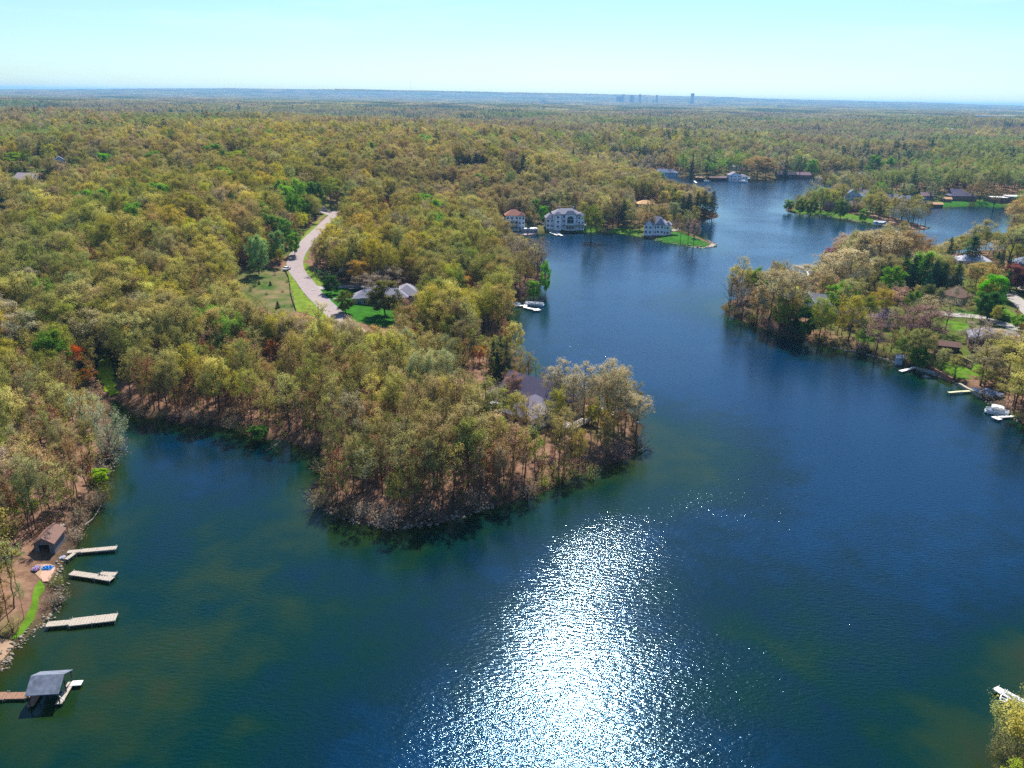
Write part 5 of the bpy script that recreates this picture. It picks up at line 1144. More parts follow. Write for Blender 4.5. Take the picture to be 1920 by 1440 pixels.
def dock(label, runs, z=.55, mat=None, group=None, posts=True, legmat=None, cat='dock'):
    """runs: (pixel a, pixel b, width m)"""
    a0 = W0(*runs[0][0], z); root = thing('dock', label, cat, (a0[0], a0[1], z), 0, group); o3 = Vector((a0[0], a0[1], z))
    for (pa, pb, w) in runs:
        a = Vector((*W0(*pa, z), z)) - o3; b = Vector((*W0(*pb, z), z)) - o3; d = (b - a); L = d.length; d.normalize(); nx = Vector((-d.y, d.x, 0)); mb = MB(); n = max(2, int(L / .42)); rz = math.atan2(d.y, d.x)
        for i in range(n):
            c = a + d * (L * (i + .5) / n); mb.box((c.x, c.y, .03 + .008 * ((i * 7) % 3)), (L / n - .035, w, .06), rz)
        mb.bar(a + nx * (w / 2 - .08) - Vector((0, 0, .07)), b + nx * (w / 2 - .08) - Vector((0, 0, .07)), .1, .14); mb.bar(a - nx * (w / 2 - .08) - Vector((0, 0, .07)), b - nx * (w / 2 - .08) - Vector((0, 0, .07)), .1, .14)
        mb.build('deck', mat or M_DECKW, root)
        if posts:
            k = max(2, int(L / 3.2) + 1)
            for i in range(k):
                for s in (-1, 1):
                    c = a + d * (.15 + (L - .3) * i / (k - 1)) + nx * s * (w / 2 + .02); q = MB(); q.tube([(c.x, c.y, -1.5), (c.x, c.y, .28)], .055, 6); q.build('post', legmat or M_METAL, root)
    return root
dock('straight pale plank dock beside the brown boathouse', [((126,1035),(152,1033),1.0), ((152,1033),(219,1027),1.25)])
dock('bent grey plank dock with a second short section alongside its tip', [((133,1074),(181,1081),1.35), ((181,1081),(211,1086),1.35), ((187,1076),(218,1077),1.2)])
dock('longest weathered plank dock reaching from the grassy bank', [((87,1171),(131,1167),1.35), ((131,1167),(219,1157),2.0)])
dock('half sunken walkway leading to the roofed boat shelter', [((-30,1306),(12,1305),1.5), ((12,1305),(53,1304),1.3), ((52,1300),(70,1298),1.9)], z=.35, mat=M_DECKB)
dock('angled timber walkway on the rocks beside the brown boathouse', [((124,1049),(140,1037),.8)], z=.6)
dock('white jetty with pontoon arms below the wooded point', [((962,573),(984,573),1.3), ((984,576),(1010,582),1.6), ((986,571),(984,577),1.4), ((1003,579),(1008,582),3.0)], mat=M_WHITED)
dock('short white dock at the end of the longer boat ramp', [((1044,437),(1054,442),1.6)], mat=M_WHITED); dock('pair of white dock arms beside the boat ramp slip', [((1032,436),(1045,441),1.5)], mat=M_WHITED)
dock('tiny white dock in front of the pink stone terrace', [((979,438),(986,441),1.6)], mat=M_WHITED)
dock('white tipped dock below the small shoreline hut', [((1717,688),(1700,693),1.0), ((1700,693),(1688,696),1.3)], mat=M_WHITED)
dock('narrow yellowish dock below the covered boats', [((1821,733),(1800,734),1.0), ((1800,734),(1778,736),.9)], mat=simple('yellow_planks', (.62, .60, .36), .8, .15, 2))
dock('short white dock holding the canopied pontoon boat', [((1906,780),(1872,782),1.0), ((1862,781),(1876,787),1.6)], mat=M_WHITED)
dock('white dock angling off the small jetty lawn', [((1518,504),(1492,498),1.0)], mat=M_WHITED); dock('white hooked dock beside the small jetty lawn', [((1524,508),(1505,507),.8), ((1513,508),(1516,518),.8)], mat=M_WHITED)
dock('white plank dock reaching out past the leafy corner tree', [((1866,1289),(1884,1301),1.25), ((1884,1301),(1932,1327),1.1)], mat=M_WHITED)
dock('small dock with moored boats along the far shore', [((1300,338),(1306,343),2)], mat=M_WHITED)
# timber seawalls
def seawall(label, px, h, w, mat, cat='seawall', name='seawall'):
    pts = [Vector((*W0(*q, h), h)) for q in px]; mb = MB(); o = pts[0].copy()
    for a, b in zip(pts[:-1], pts[1:]):
        a2 = a - o; b2 = b - o; L = (b2 - a2).length; n = max(1, int(L / 1.5))
        for i in range(n):
            c = a2 + (b2 - a2) * i / n; e = a2 + (b2 - a2) * (i + .97) / n; mb.bar(c - Vector((0, 0, h / 2)), e - Vector((0, 0, h / 2)), w, h + .3)
    return tag(mb.build(name, mat, loc=o), label, cat)
seawall('low concrete seawall walkway from the white tipped dock', [(1717,687),(1736,693),(1756,701)], .7, 1.0, M_DECKW)
seawall('rusty timber retaining wall curving above the seawall walkway', [(1722,676),(1738,682),(1757,694),(1772,702),(1786,709)], 1.5, .7, M_BRASS, 'retaining wall', 'retaining_wall')
seawall('pale concrete seawall under the covered boats', [(1799,719),(1812,727),(1825,733),(1840,741)], .8, .9, M_DECKW)
seawall('long brown garden retaining wall above the shore lawn', [(1752,655),(1770,660),(1790,666),(1810,672),(1825,680)], 4.2, .35, M_DECKB, 'retaining wall', 'retaining_wall')
# the brown boathouse on the near bank
a = Vector(W0(82, 1051)); b = Vector(W0(112, 1012)); ax = (b - a).normalized(); rz = math.atan2(ax.y, ax.x) - math.pi / 2; c = (a + b) / 2
r = thing('boathouse', 'old brown-roofed boathouse with a wide dark doorway on the near bank', 'boathouse', (c.x, c.y, .75), rz); L = 5.0; w = 3.2
mb = MB(); mb.box((-w / 2, 0, .8), (.15, L, 2.6)); mb.box((w / 2, 0, .8), (.15, L, 2.6)); mb.box((0, L / 2, .8), (w - .15, .15, 2.6)); mb.box((0, -L / 2, 2.0), (w - .15, .15, .25))
mb.box((-w / 2 + .4, -L / 2, .7), (.6, .15, 2.3)); mb.box((w / 2 - .4, -L / 2, .7), (.6, .15, 2.3))
for s in (-1, 1): mb.add([(-w/2, s*L/2, 2.1), (w/2, s*L/2, 2.1), (0, s*L/2, 3.1), (-w/2, s*(L/2-.12), 2.1), (w/2, s*(L/2-.12), 2.1), (0, s*(L/2-.12), 3.1)], [(0,1,2), (5,4,3), (0,3,4,1), (1,4,5,2), (2,5,3,0)])
mb.build('wall', simple('old_grey_boards', (.17, .16, .17), .9, .3, 3, stretch=(1, 1, .2)), r); roof_mesh('gable', 0, 0, w, L, 2.1, 1.0, .35, 'y').build('roof', shingle('rusty_shingle', (.21, .125, .10)), r)
mb = MB(); mb.box((0, 0, -.42), (w - .2, L - .2, .12)); mb.build('floor', W_DARK, r)
p = G3(86, 1073)
tag(slab('brick_patio', 'pinkish brick patio in front of the brown boathouse', 'patio', [(70,1066),(84,1058),(104,1064),(92,1090),(80,1090)], G3(86,1073).z + .25, simple('pink_brick', (.50, .29, .22), .9, .15, 5), .5))
def crumple(name, label, cat, px, py, w, d, h, mat, seed=1, lift=.3):
    rng = np.random.default_rng(seed); n = 9; gx, gy = np.meshgrid(np.linspace(-w/2, w/2, n), np.linspace(-d/2, d/2, n)); z = h * rng.uniform(.1, 1, (n, n)) * (1 - .6 * (np.abs(gx / w) + np.abs(gy / d)))
    gx = gx + rng.normal(0, w * .02, gx.shape); V = np.stack([gx, gy, z], -1).reshape(-1, 3); idx = np.arange(n * n).reshape(n, n); F = np.stack([idx[:-1,:-1], idx[:-1,1:], idx[1:,1:], idx[1:,:-1]], -1).reshape(-1, 4)
    V2 = V.copy(); V2[:, 2] = -.02; F2 = F[:, ::-1] + n * n
    rim = list(idx[0, :]) + list(idx[1:, -1]) + list(idx[-1, -2::-1]) + list(idx[-2:0:-1, 0]); S = [(rim[i], rim[(i + 1) % len(rim)], rim[(i + 1) % len(rim)] + n * n, rim[i] + n * n) for i in range(len(rim))]
    p = G3(px, py); o = mesh_obj(name, np.concatenate([V, V2]), [tuple(f) for f in F] + [tuple(f) for f in F2] + S, mat); o.location = (p.x, p.y, p.z + lift); return tag(o, label, cat)
crumple('tarpaulin', 'crumpled bright blue tarpaulin on the brick patio', 'tarpaulin', 90, 1068, 1.7, 1.2, .5, M_TARP, 3)
crumple('laundry_pile', 'white and purple cloths heaped on the edge of the brick patio', 'cloths', 68, 1069, 1.0, 1.5, .6, simple('cloths', (.72,.70,.80), .9, .3, 3, col2=(.30,.12,.40)), 4)
crumple('tarpaulin', 'small white tarpaulin on the rocks beside the plank walkway', 'tarpaulin', 118, 1048, .9, .8, .5, simple('white_cloth', (.8,.78,.85), .8, .05), 5, .2)
p = G3(113, 992); t = thing('picnic_table', 'weathered picnic table among the trees behind the brown boathouse', 'table', p, RAD(20)); mb = MB()
for i in range(4): mb.box((0, -.36 + .24 * i, .78), (2.0, .21, .06))
mb.build('tabletop', M_DECKW, t)
for s in (-1, 1): mb = MB(); mb.box((0, s * .8, .46), (2.0, .26, .06)); mb.build('bench_seat', M_DECKW, t)
for s in (-1, 1): mb = MB(); mb.bar((s * .7, -.75, 0), (s * .7, -.2, .76), .1); mb.bar((s * .7, .75, 0), (s * .7, .2, .76), .1); mb.bar((s * .7, -.85, .42), (s * .7, .85, .42), .1); mb.build('leg', M_DECKB, t)
p = G3(93, 1083); t = thing('steps', 'grey stone steps going down from the brick patio to the water', 'steps', p, RAD(-48)); 
for i in range(4): mb = MB(); mb.box((0, -i * .42, .22 - i * .26), (1.6, .45, .3)); mb.build('step', MAT_STONE, t)
# roofed boat shelter standing in the water
a = Vector(W0(98, 1303)); r = thing('boat_shelter', 'grey-roofed open boat shelter standing in the water at the end of a walkway', 'boat shelter', (a.x, a.y, 0), RAD(7)); w, d = 3.9, 4.4
roof_mesh('gable', 0, 0, w, d, 2.2, 1.15, .25, 'x', .1).build('roof', simple('weathered_grey_roof', (.15, .17, .22), .8, .3, 1.5), r)
for sx in (-1, 1):
    for sy in (-1, 0, 1): mb = MB(); mb.bar((sx * w / 2, sy * d / 2, -1.2), (sx * w / 2, sy * d / 2, 2.3), .14); mb.build('post', W_DARK, r)
for sy in (-1, 1): mb = MB(); mb.bar((-w / 2, sy * d / 2, 2.15), (w / 2, sy * d / 2, 2.15), .14); mb.build('beam', W_DARK, r)
for sx in (-1, 1): mb = MB(); mb.box((sx * (w / 2 - .1), -.2, .38), (.9, d, .1)); mb.build('catwalk', M_DECKB if sx < 0 else M_DECKW, r)
mb = MB(); mb.box((w / 2 + .75, 1.6, .45), (1.5, 1.0, .1)); mb.build('side_platform', M_WHITED, r); mb = MB(); mb.bar((w / 2 - .3, -d / 2, 2.1), (w / 2 + .5, -d / 2 + .3, .5), .08); mb.build('brace', M_TRIM, r)
# boats
def pontoon(label, px, py, rz, L=6.5, w=2.5, canopy=True, seatm=None, group=None):
    p = W0(px, py); t = thing('pontoon_boat', label, 'pontoon boat', (p[0], p[1], 0), rz, group)
    for s in (-1, 1): mb = MB(); mb.tube([(-L/2, s*w*.36, .1), (-L/2+.5, s*w*.36, .15), (L/2-.9, s*w*.36, .15), (L/2, s*w*.36, .4)], [.2, .33, .33, .08], 8); mb.build('pontoon', M_METAL, t, True)
    mb = MB(); mb.box((0, 0, .55), (L * .95, w, .1)); mb.build('deck', M_HULL, t)
    mb = MB(); hw, hl = w/2 - .05, L*.46
    for a, b in (((-hl,-hw),(hl*.8,-hw)), ((hl*.8,-hw),(hl,-hw*.5)), ((hl,hw*.5),(hl*.8,hw)), ((hl*.8,hw),(-hl,hw)), ((-hl,hw),(-hl,-hw))): mb.bar((*a,.9),(*b,.9),.06,.6); mb.bar((*a,1.3),(*b,1.3),.06)
    mb.build('side_panel', M_HULL, t)
    for x_, y_, sx, sy in ((-hl+.5,0,.7,w*.7), (hl*.6,-hw+.45,1.4,.6), (hl*.6,hw-.45,1.4,.6), (-.2,hw-.45,.7,.6)): mb = MB(); mb.box((x_,y_,.8),(sx,sy,.4)); mb.box((x_-sx*.4,y_,1.1),(.15,sy,.4)); mb.build('seat', seatm or M_SEAT, t)
    mb = MB(); mb.box((-hl-.35,0,.7),(.45,.4,.8)); mb.box((-hl-.35,0,.1),(.12,.2,.7)); mb.build('outboard_motor', M_BLACK, t)
    if canopy:
        mb = MB(); mb.tube([(-1.3,0,2.3),(0,0,2.45),(1.3,0,2.3)],[.01,.01,.01],4); V = []; n = 7
        for i in range(n):
            for j in range(5): V.append((-1.5+3*i/(n-1), -hw+2*hw*j/4, 2.45 - .25*((i-3)/3)**2 - .12*((j-2)/2)**2))
        F = [(i*5+j, (i+1)*5+j, (i+1)*5+j+1, i*5+j+1) for i in range(n-1) for j in range(4)]; mb = MB(); mb.add(V, F); mb.add([(x,y,z-.06) for x,y,z in V], [f[::-1] for f in F]); mb.build('canopy', M_HULL, t)
        mb = MB()
        for sx in (-1.2,1.2):
            for sy in (-hw,hw): mb.bar((sx*.3,sy,1.3),(sx,sy,2.3),.04)
        mb.build('canopy_frame', M_METAL, t)
    return t
pontoon('white pontoon boat with white canopy tied beside the short white dock', 1868, 776, RAD(150), 6, 2.4)
pontoon('pontoon boat with grey seats moored in the white jetty arms', 1002, 573, RAD(-12), 8, 2.8, False)
pontoon('small grey covered boat at the foot of the wooded point', 966, 574, RAD(15), 4.5, 2.0, False, M_TARP)
pontoon('canopied boat moored off the far right-hand bank near the frame edge', 1906, 404, RAD(5), 8, 3); pontoon('white boat moored beside the right-hand bank below the canopied one', 1908, 431, RAD(-5), 8, 3, False)
pontoon('pontoon boat tied along the narrow camper island', 1600, 345, RAD(10), 8, 3, False); pontoon('pontoon boat at the far shore below the green maple', 1536, 336, RAD(0), 8, 3); pontoon('pale boat below the bright far lawn', 1244, 330, RAD(20), 8, 3, False)
pontoon('boat moored below the blue-grey far house', 1394, 342, RAD(-30), 9, 3, True); pontoon('small boat moored below the dark far boathouse', 1325, 341, RAD(10), 7, 3, False)
def covered_boat(label, px, py, rz, mat, L=5.5, w=2.1, z=.6):
    p = W0(px, py, z); t = thing('covered_boat', label, 'covered boat', (p[0], p[1], z), rz); mb = MB(); st = [(-L/2,.85,.0),(-L/4,1,.0),(L/6,.95,.05),(L/3,.6,.12),(L/2,.05,.3)]; rings = []
    for x_, k, s in st: rings.append([(x_, -w/2*k, .7), (x_, -w/2*k*.75, .15+s), (x_, 0, s), (x_, w/2*k*.75, .15+s), (x_, w/2*k, .7)])
    vs = [v for g in rings for v in g]; fs = [(i*5+j, i*5+j+1, (i+1)*5+j+1, (i+1)*5+j) for i in range(4) for j in range(4)] + [(0,1,2,3,4)]; mb.add(vs, fs); mb.build('hull', M_HULL, t)
    rings = [[(x_, -w/2*k*1.03, .66), (x_, -w/2*k*.5, .95), (x_, 0, 1.15 if abs(x_) < 1.6 else .9), (x_, w/2*k*.5, .95), (x_, w/2*k*1.03, .66)] for x_, k, s in st]; mb = MB(); mb.add([v for g in rings for v in g], [(i*5+j, (i+1)*5+j, (i+1)*5+j+1, i*5+j+1) for i in range(4) for j in range(4)] + [(4,3,2,1,0)]); mb.build('cover', mat, t); return t
covered_boat('boat under a slate blue cover beside the pale seawall', 1842, 738, RAD(120), simple('slate_cover', (.16,.20,.33), .8, .2, 2), 6.5, 2.4, 1.0)
covered_boat('boat under a dusty grey-blue cover with an orange kayak behind it', 1860, 738, RAD(110), simple('dusty_cover', (.27,.29,.40), .8, .2, 2), 6.5, 2.4, 1.2)
def kayak(label, px, py, rz, mat, z=1.2, L=3.4):
    p = W0(px, py, z); mb = MB(); mb.tube([(-L/2,0,.2),(-L/3,0,.15),(0,0,.15),(L/3,0,.15),(L/2,0,.22)], [.03,.24,.33,.24,.03], 8); o = mb.build('kayak', mat, loc=(p[0],p[1],z), smooth=True); o.rotation_euler = (0,0,rz); tag(o, label, 'kayak'); return o
kayak('orange kayak lying behind the covered boats', 1854, 722, RAD(60), M_ORANGE, 2.0)
kayak('dark upturned kayak on the bank by the rusty retaining wall', 1716, 677, RAD(40), M_STEEL, 1.6); kayak('dark blue kayak resting on the concrete seawall walkway', 1746, 699, RAD(-30), M_SEAT, .9)
# white pipe boat lifts either side of the corner dock
def boat_lift(label, px4, z=.9):
    P = [Vector((*W0(*q, z), z)) for q in px4]; o = P[0].copy(); t = thing('boat_lift', label, 'boat lift', o); Q = [q - o for q in P]
    for i in range(4): mb = MB(); mb.bar(Q[i], Q[(i+1)%4], .13); mb.build('rail', M_TRIM, t)
    for q in Q: mb = MB(); mb.bar(q + Vector((0,0,-2)), q + Vector((0,0,.25)), .11); mb.build('leg', M_TRIM, t)
    mb = MB(); mb.bar((Q[0]+Q[1])/2, (Q[2]+Q[3])/2, .1); mb.build('cross_bar', M_TRIM, t)
boat_lift('white pipe boat lift frame on the near side of the corner dock', [(1878,1302),(1874,1312),(1886,1317),(1890,1308)]); boat_lift('long white pipe boat lift frame on the far side of the corner dock', [(1884,1295),(1888,1296),(1922,1314),(1917,1318)])
# huts, houses and cars
house('hut', 'tiny shoreline hut with pale roof and blue-grey wall', 1684, 682, RAD(-10), [(0,0,1.9,2.0,2.4,'gable',.5,'x',0,0)], W_BLUE, R_PALE, 'hut', False)
house('house', 'grey-roofed house with white gable near the tip of the wooded peninsula', 1535, 582, RAD(-22), [(3,1,12,8,3.2,'gable',3.0,'x',1,4), (-4.5,-1.5,6,7,3.4,'gable',3.2,'y',1,2)], W_WHITE, R_GREY)
house('house', 'long low house with mauve roof beyond the shoreline trees', 1630, 604, RAD(-20), [(0,0,17,8,3.0,'gable',2.4,'x',1,4)], W_CREAM, R_MAUVE)
house('house', 'pale roofed bungalow in front of blue conifers', 1822, 500, RAD(-14), [(0,0,15,9,3.4,'hip',2.4,'x',1,5),(-9,-1,7,7,3.2,'hip',2.0,'y',1,2)], W_CREAM, R_PALE)
house('house', 'light gabled house glimpsed through oaks above the pines', 1648, 488, RAD(-10), [(0,0,10,8,3.6,'gable',2.6,'y',1,3)], W_WHITE, R_BLUE)
house('house', 'brown pyramid-roofed house behind the conifer clump', 1790, 566, RAD(35), [(0,0,9,9,3.0,'hip',3.2,'x',1,2)], W_CREAM, R_BROWN)
house('house', 'slate blue roofed house among the pine trunks', 1765, 532, RAD(-10), [(0,0,14,8,3.4,'gable',2.8,'x',1,4)], W_GREY, R_BLUE)
house('house', 'wide slate-roofed house between the street and the shore lawn', 1866, 650, RAD(-24), [(0,0,17,10,3.4,'hip',2.8,'x',1,5),(6,-6,8,7,3.2,'gable',2.2,'y',1,2)], W_BRICK, R_GREY)
house('shed', 'dark open timber shed with rusty roof above the shore lawn', 1776, 658, RAD(-22), [(0,0,6.5,4,2.2,'gable',1.0,'x',0,0)], W_DARK, R_BROWN, 'shed', False)
house('house', 'blue-grey roofed house at the frame edge above the street', 1925, 505, RAD(0), [(0,0,14,9,3.4,'hip',2.8,'x',1,4)], W_GREY, R_BLUE)
house('house', 'plum brown low house across the camper island lawn', 1563, 393, RAD(-6), [(0,0,15,9,4.2,'gable',3.0,'x',1,4)], W_BRICK, R_MAUVE); house('house', 'mauve brick house beside the plum brown one on the island', 1598, 395, RAD(-8), [(0,0,13,9,4.0,'gable',3.0,'x',1,4)], W_BRICK, R_MAUVE)
house('house', 'blue-grey roofed island house with pale gables', 1597, 376, RAD(-14), [(0,0,11,9,5.5,'gable',3.4,'y',2,3),(7,2,9,8,4.0,'hip',2.4,'x',1,3)], W_BLUE, R_BLUE); house('house', 'small grey gabled house behind the island maples', 1616, 368, RAD(-10), [(0,0,10,8,3.2,'gable',2.6,'x',1,3)], W_GREY, R_GREY)
house('house', 'grey ranch house with white porch beyond the island channel', 1672, 368, RAD(-6), [(0,0,15,9,3.6,'gable',3.2,'x',1,4),(6,-5,6,6,3.4,'gable',2.8,'y',1,2)], W_CREAM, R_GREY); house('house', 'pale grey house right beside the grey ranch house', 1694, 369, RAD(-6), [(0,0,11,8,3.4,'gable',2.6,'x',1,3)], W_WHITE, R_BLUE)
house('house', 'dark purple roofed house above the bright far lawn', 1801, 374, RAD(-4), [(0,0,22,10,3.6,'hip',3.4,'x',1,6),(-4,3,10,8,6.0,'gable',2.6,'x',1,3)], W_BRICK, R_PURPLE)
house('house', 'long white flat-roofed house on the far grassy bank', 1876, 374, 0, [(0,0,18,9,4.0,'flat',0,'x',1,5)], W_BRICK, R_WHITE); house('house', 'white flat-roofed house by the frame edge on the far bank', 1908, 373, 0, [(0,0,20,9,4.6,'flat',0,'x',1,5)], W_BRICK, R_WHITE)
house('house', 'small house half hidden between far bank conifers', 1735, 372, 0, [(0,0,11,8,3.2,'gable',2.4,'x',1,3)], W_GREY, R_MAUVE)
for i_, (hx, hy, lab, rm) in enumerate(((1757,384,'orange roofed hut on the far waterline beside leaning trees',R_TAN), (1746,383,'red-brown boathouse on the far waterline beside the orange hut',R_BROWN), (1773,378,'small orange roofed hut set back on the bright far lawn',R_TAN), (1693,383,'flat blue-grey boathouse on the island channel',R_BLUE), (1728,384,'dark low boathouse between the blue-grey and red-brown ones',R_DARK))):
    house('boathouse', lab, hx, hy, RAD(-5), [(0,0,7.5,5,2.4,'gable',1.2,'x',0,0)], W_BRICK if rm != R_BLUE else W_BLUE, rm, 'boathouse', False)
house('house', 'white flat-topped house in the far woods above the channel mouth', 1088, 303, 0, [(0,0,20,10,3.4,'flat',0,'x',1,5),(-10,1,6,8,3.0,'flat',0,'x',1,2)], W_GREY, R_WHITE)
house('house', 'purple roofed brick house behind the small far lawn', 1150, 308, RAD(-4), [(2,0,17,9,4.0,'gable',3.4,'x',1,4),(-9,-2,7,8,4.0,'gable',3.2,'y',1,2)], W_BRICK, R_PURPLE); house('house', 'grey house on the rise behind the purple roofed brick house', 1148, 297, 0, [(0,0,15,9,4.0,'hip',2.4,'x',1,4)], W_GREY, R_GREY)
house('house', 'blue-grey lake house with white deck beside the far green lawn', 1247, 318, RAD(6), [(0,0,18,9,4.6,'gable',3.2,'x',1,5),(-8,-5,7,6,4.0,'gable',2.4,'y',1,2),(11,1,8,7,4,'hip',2,'x',1,2)], W_BLUE, R_BLUE); house('house', 'low teal roofed house between bare far shore trees', 1214, 318, 0, [(0,0,15,8,3.4,'hip',2.2,'x',1,4)], W_GREY, R_BLUE)
house('house', 'tall pale house above the clustered far boathouses', 1376, 331, RAD(5), [(0,0,12,9,6.4,'gable',3.0,'y',2,3),(9,-1,9,8,5.0,'hip',2.4,'x',1,3)], W_WHITE, R_GREY); house('house', 'white fronted house uphill behind the tall pale house', 1378, 318, 0, [(0,0,12,8,3.6,'gable',2.6,'x',1,3)], W_WHITE, R_PALE)
for hx, hy, lab, rm in ((1312,335,'tan roofed boathouse at the corner of the far shore',R_TAN), (1338,335,'brown roofed boathouse next along from the tan one',R_BROWN), (1354,335,'red-brown boathouse between brown and dark neighbours',R_MAUVE), (1372,336,'dark boathouse under the tall pale house',R_DARK), (1396,336,'pale boathouse beside the white far stairs',R_PALE)):
    house('boathouse', lab, hx, hy, 0, [(0,0,9.5,6,2.8,'gable',1.4,'x',0,0)], W_DARK, rm, 'boathouse', False)
house('house', 'long dark low house behind the far lawn and maples', 1478, 320, 0, [(0,0,26,9,3.6,'gable',2.6,'x',1,6)], W_DARK, R_DARK); house('house', 'brown low house next to the long dark house', 1506, 321, 0, [(0,0,15,9,3.6,'gable',2.6,'x',1,4)], W_BRICK, R_MAUVE)
house('house', 'small pale house on the far shore past the maples', 1620, 322, 0, [(0,0,12,8,3.4,'gable',2.6,'x',1,3)], W_WHITE, R_PALE); house('house', 'dusty pink far house above the white dock wall', 1560, 324, 0, [(0,0,14,8,3.4,'gable',2.6,'x',1,3)], W_CREAM, R_MAUVE)
house('house', 'pink-grey roofed house with dark dormer in the left-hand woods', 57, 337, RAD(-14), [(0,0,17,11,3.6,'gable',3.8,'x',1,4)], W_CREAM, simple('pinkish_roof', (.46,.36,.38), .9, .1, 2)); house('house', 'pale blue-grey roof peeping from oaks in the left-hand woods', 26, 344, RAD(10), [(0,0,17,8,3.0,'hip',2.0,'x',1,4)], W_GREY, R_PALE)
house('house', 'slim blue-grey house gable behind the dark left-hand spruces', 114, 316, RAD(30), [(0,0,9,7,5,'gable',3.4,'y',1,2)], W_BLUE, R_BLUE)
house('house', 'tan roofed house seen among bare trees behind the tall pines', 1209, 392, RAD(5), [(0,0,12,9,4.6,'hip',2.4,'x',1,3)], W_CREAM, R_TAN)
house('garage', 'grey garage roof beside the sandy headland driveway', 936, 752, RAD(-30), [(0,0,5,4.5,2.4,'hip',1.2,'x',0,0)], W_GREY, R_PURPLE, 'garage', False)
p = G3(918,602); 
# vehicles
def car(name, label, cat, px, py, rz, mat, L=4.6, w=1.85, pickup=False):
    p = G3(px, py); t = thing(name, label, cat, (p.x, p.y, p.z + .1), rz); mb = MB(); hl, hw = L/2, w/2
    prof = [(-hl,.35),(-hl,.85),(-hl*.8,.98),(hl*.35,.98),(hl*.9,.85),(hl,.7),(hl,.35)] if not pickup else [(-hl,.45),(-hl,1.05),(hl*.3,1.08),(hl*.92,1.0),(hl,.8),(hl,.45)]
    n = len(prof); vs = [(x_, -hw, z_) for x_, z_ in prof] + [(x_, hw, z_) for x_, z_ in prof]; mb.add(vs, [tuple(range(n)), tuple(range(2*n-1, n-1, -1))] + [(i, i+n, (i+1)%n+n, (i+1)%n) for i in range(n)]); mb.build('body', mat, t)
    c0, c1 = (-hl*.75, hl*.35) if not pickup else (-hl*.1, hl*.45); zt = 1.48 if not pickup else 1.75; zb = .97 if not pickup else 1.06
    mb = MB(); mb.add([(c0,-hw*.92,zb),(c1,-hw*.92,zb),(c1,hw*.92,zb),(c0,hw*.92,zb),(c0+.35,-hw*.75,zt-.04),(c1-.6,-hw*.75,zt-.04),(c1-.6,hw*.75,zt-.04),(c0+.35,hw*.75,zt-.04)], [(3,2,1,0),(0,1,5,4),(1,2,6,5),(2,3,7,6),(3,0,4,7),(4,5,6,7)]); mb.build('windows' if False else 'window', M_GLASS, t)
    mb = MB(); mb.box(((c0+c1-.25)/2,0,zt),(c1-c0-.95,w*.76,.06)); mb.build('roof', mat, t)
    for sx in (-.62,.62):
        for sy in (-1,1): mb = MB(); mb.tube([(sx*hl,sy*(hw-.2),.33),(sx*hl,sy*(hw+.02),.33)], .33, 12); o = mb.build('wheel', M_BLACK, t); mb = MB(); mb.tube([(sx*hl,sy*(hw+.02),.33),(sx*hl,sy*(hw+.04),.33)], .18, 8); mb.build('rim', M_METAL, o)
    for sy in (-1,1): mb = MB(); mb.box((hl-.01,sy*hw*.7,.72),(.06,.35,.15)); mb.build('headlight', M_TRIM, t)
    if pickup: mb = MB(); mb.box((-hl*.55,0,1.1),(hl*.75,w*.8,.06)); mb.build('bed_cover', M_BLACK, t)
    return t
M_CARW = simple('white_paint', (.8,.8,.8), .3, .02, spec=.5); M_CARB = simple('black_paint', (.02,.022,.03), .25, .05, spec=.5)
car('parked_car', 'white car parked on the verge beside the pale road', 'car', 538, 506, RAD(80), M_CARW)
car('pickup_truck', 'black pickup truck parked on the drive beyond the round lawn trees', 'pickup truck', 667, 546, RAD(5), M_CARB, 5.6, 2.0, True)
car('parked_car', 'silver car on the sandy headland driveway near the garage', 'car', 925, 764, RAD(40), simple('silver_paint', (.45,.47,.52), .3, .03), 4.6)
def camper(label, px, py, rz):
    p = G3(px, py); t = thing('camper_trailer', label, 'camper', p, rz); mb = MB(); L, w = 8.5, 2.6
    prof = [(-L/2,.6),(-L/2,2.9),(-L/2+.4,3.2),(L/2-.7,3.2),(L/2,2.4),(L/2,.8),(L/2-.4,.6)]; n = len(prof); vs = [(x_,-w/2,z_) for x_,z_ in prof]+[(x_,w/2,z_) for x_,z_ in prof]; mb.add(vs, [tuple(range(n)), tuple(range(2*n-1,n-1,-1))]+[(i,i+n,(i+1)%n+n,(i+1)%n) for i in range(n)]); mb.build('body', M_HULL, t)
    for x_ in (-2.6,-.2,2.2): add_window(t, x_, -w/2-.02, 2.1, 1.3, .8, 0)
    mb = MB(); mb.box((1.0,-w/2-.04,1.6),(.75,.06,1.9)); mb.build('door', M_METAL, t)
    for x_ in (-.5,.5):
        for s in (-1,1): mb = MB(); mb.tube([(x_,s*w*.42,.36),(x_,s*w*.5,.36)], .36, 10); mb.build('wheel', M_BLACK, t)
    mb = MB(); mb.box((0,-w/2-1.1,2.75),(4,2.1,.08)); mb.build('awning', M_TRIM, t)
camper('white camper trailer parked on the narrow bare point of the island', 1650, 419, RAD(-8))
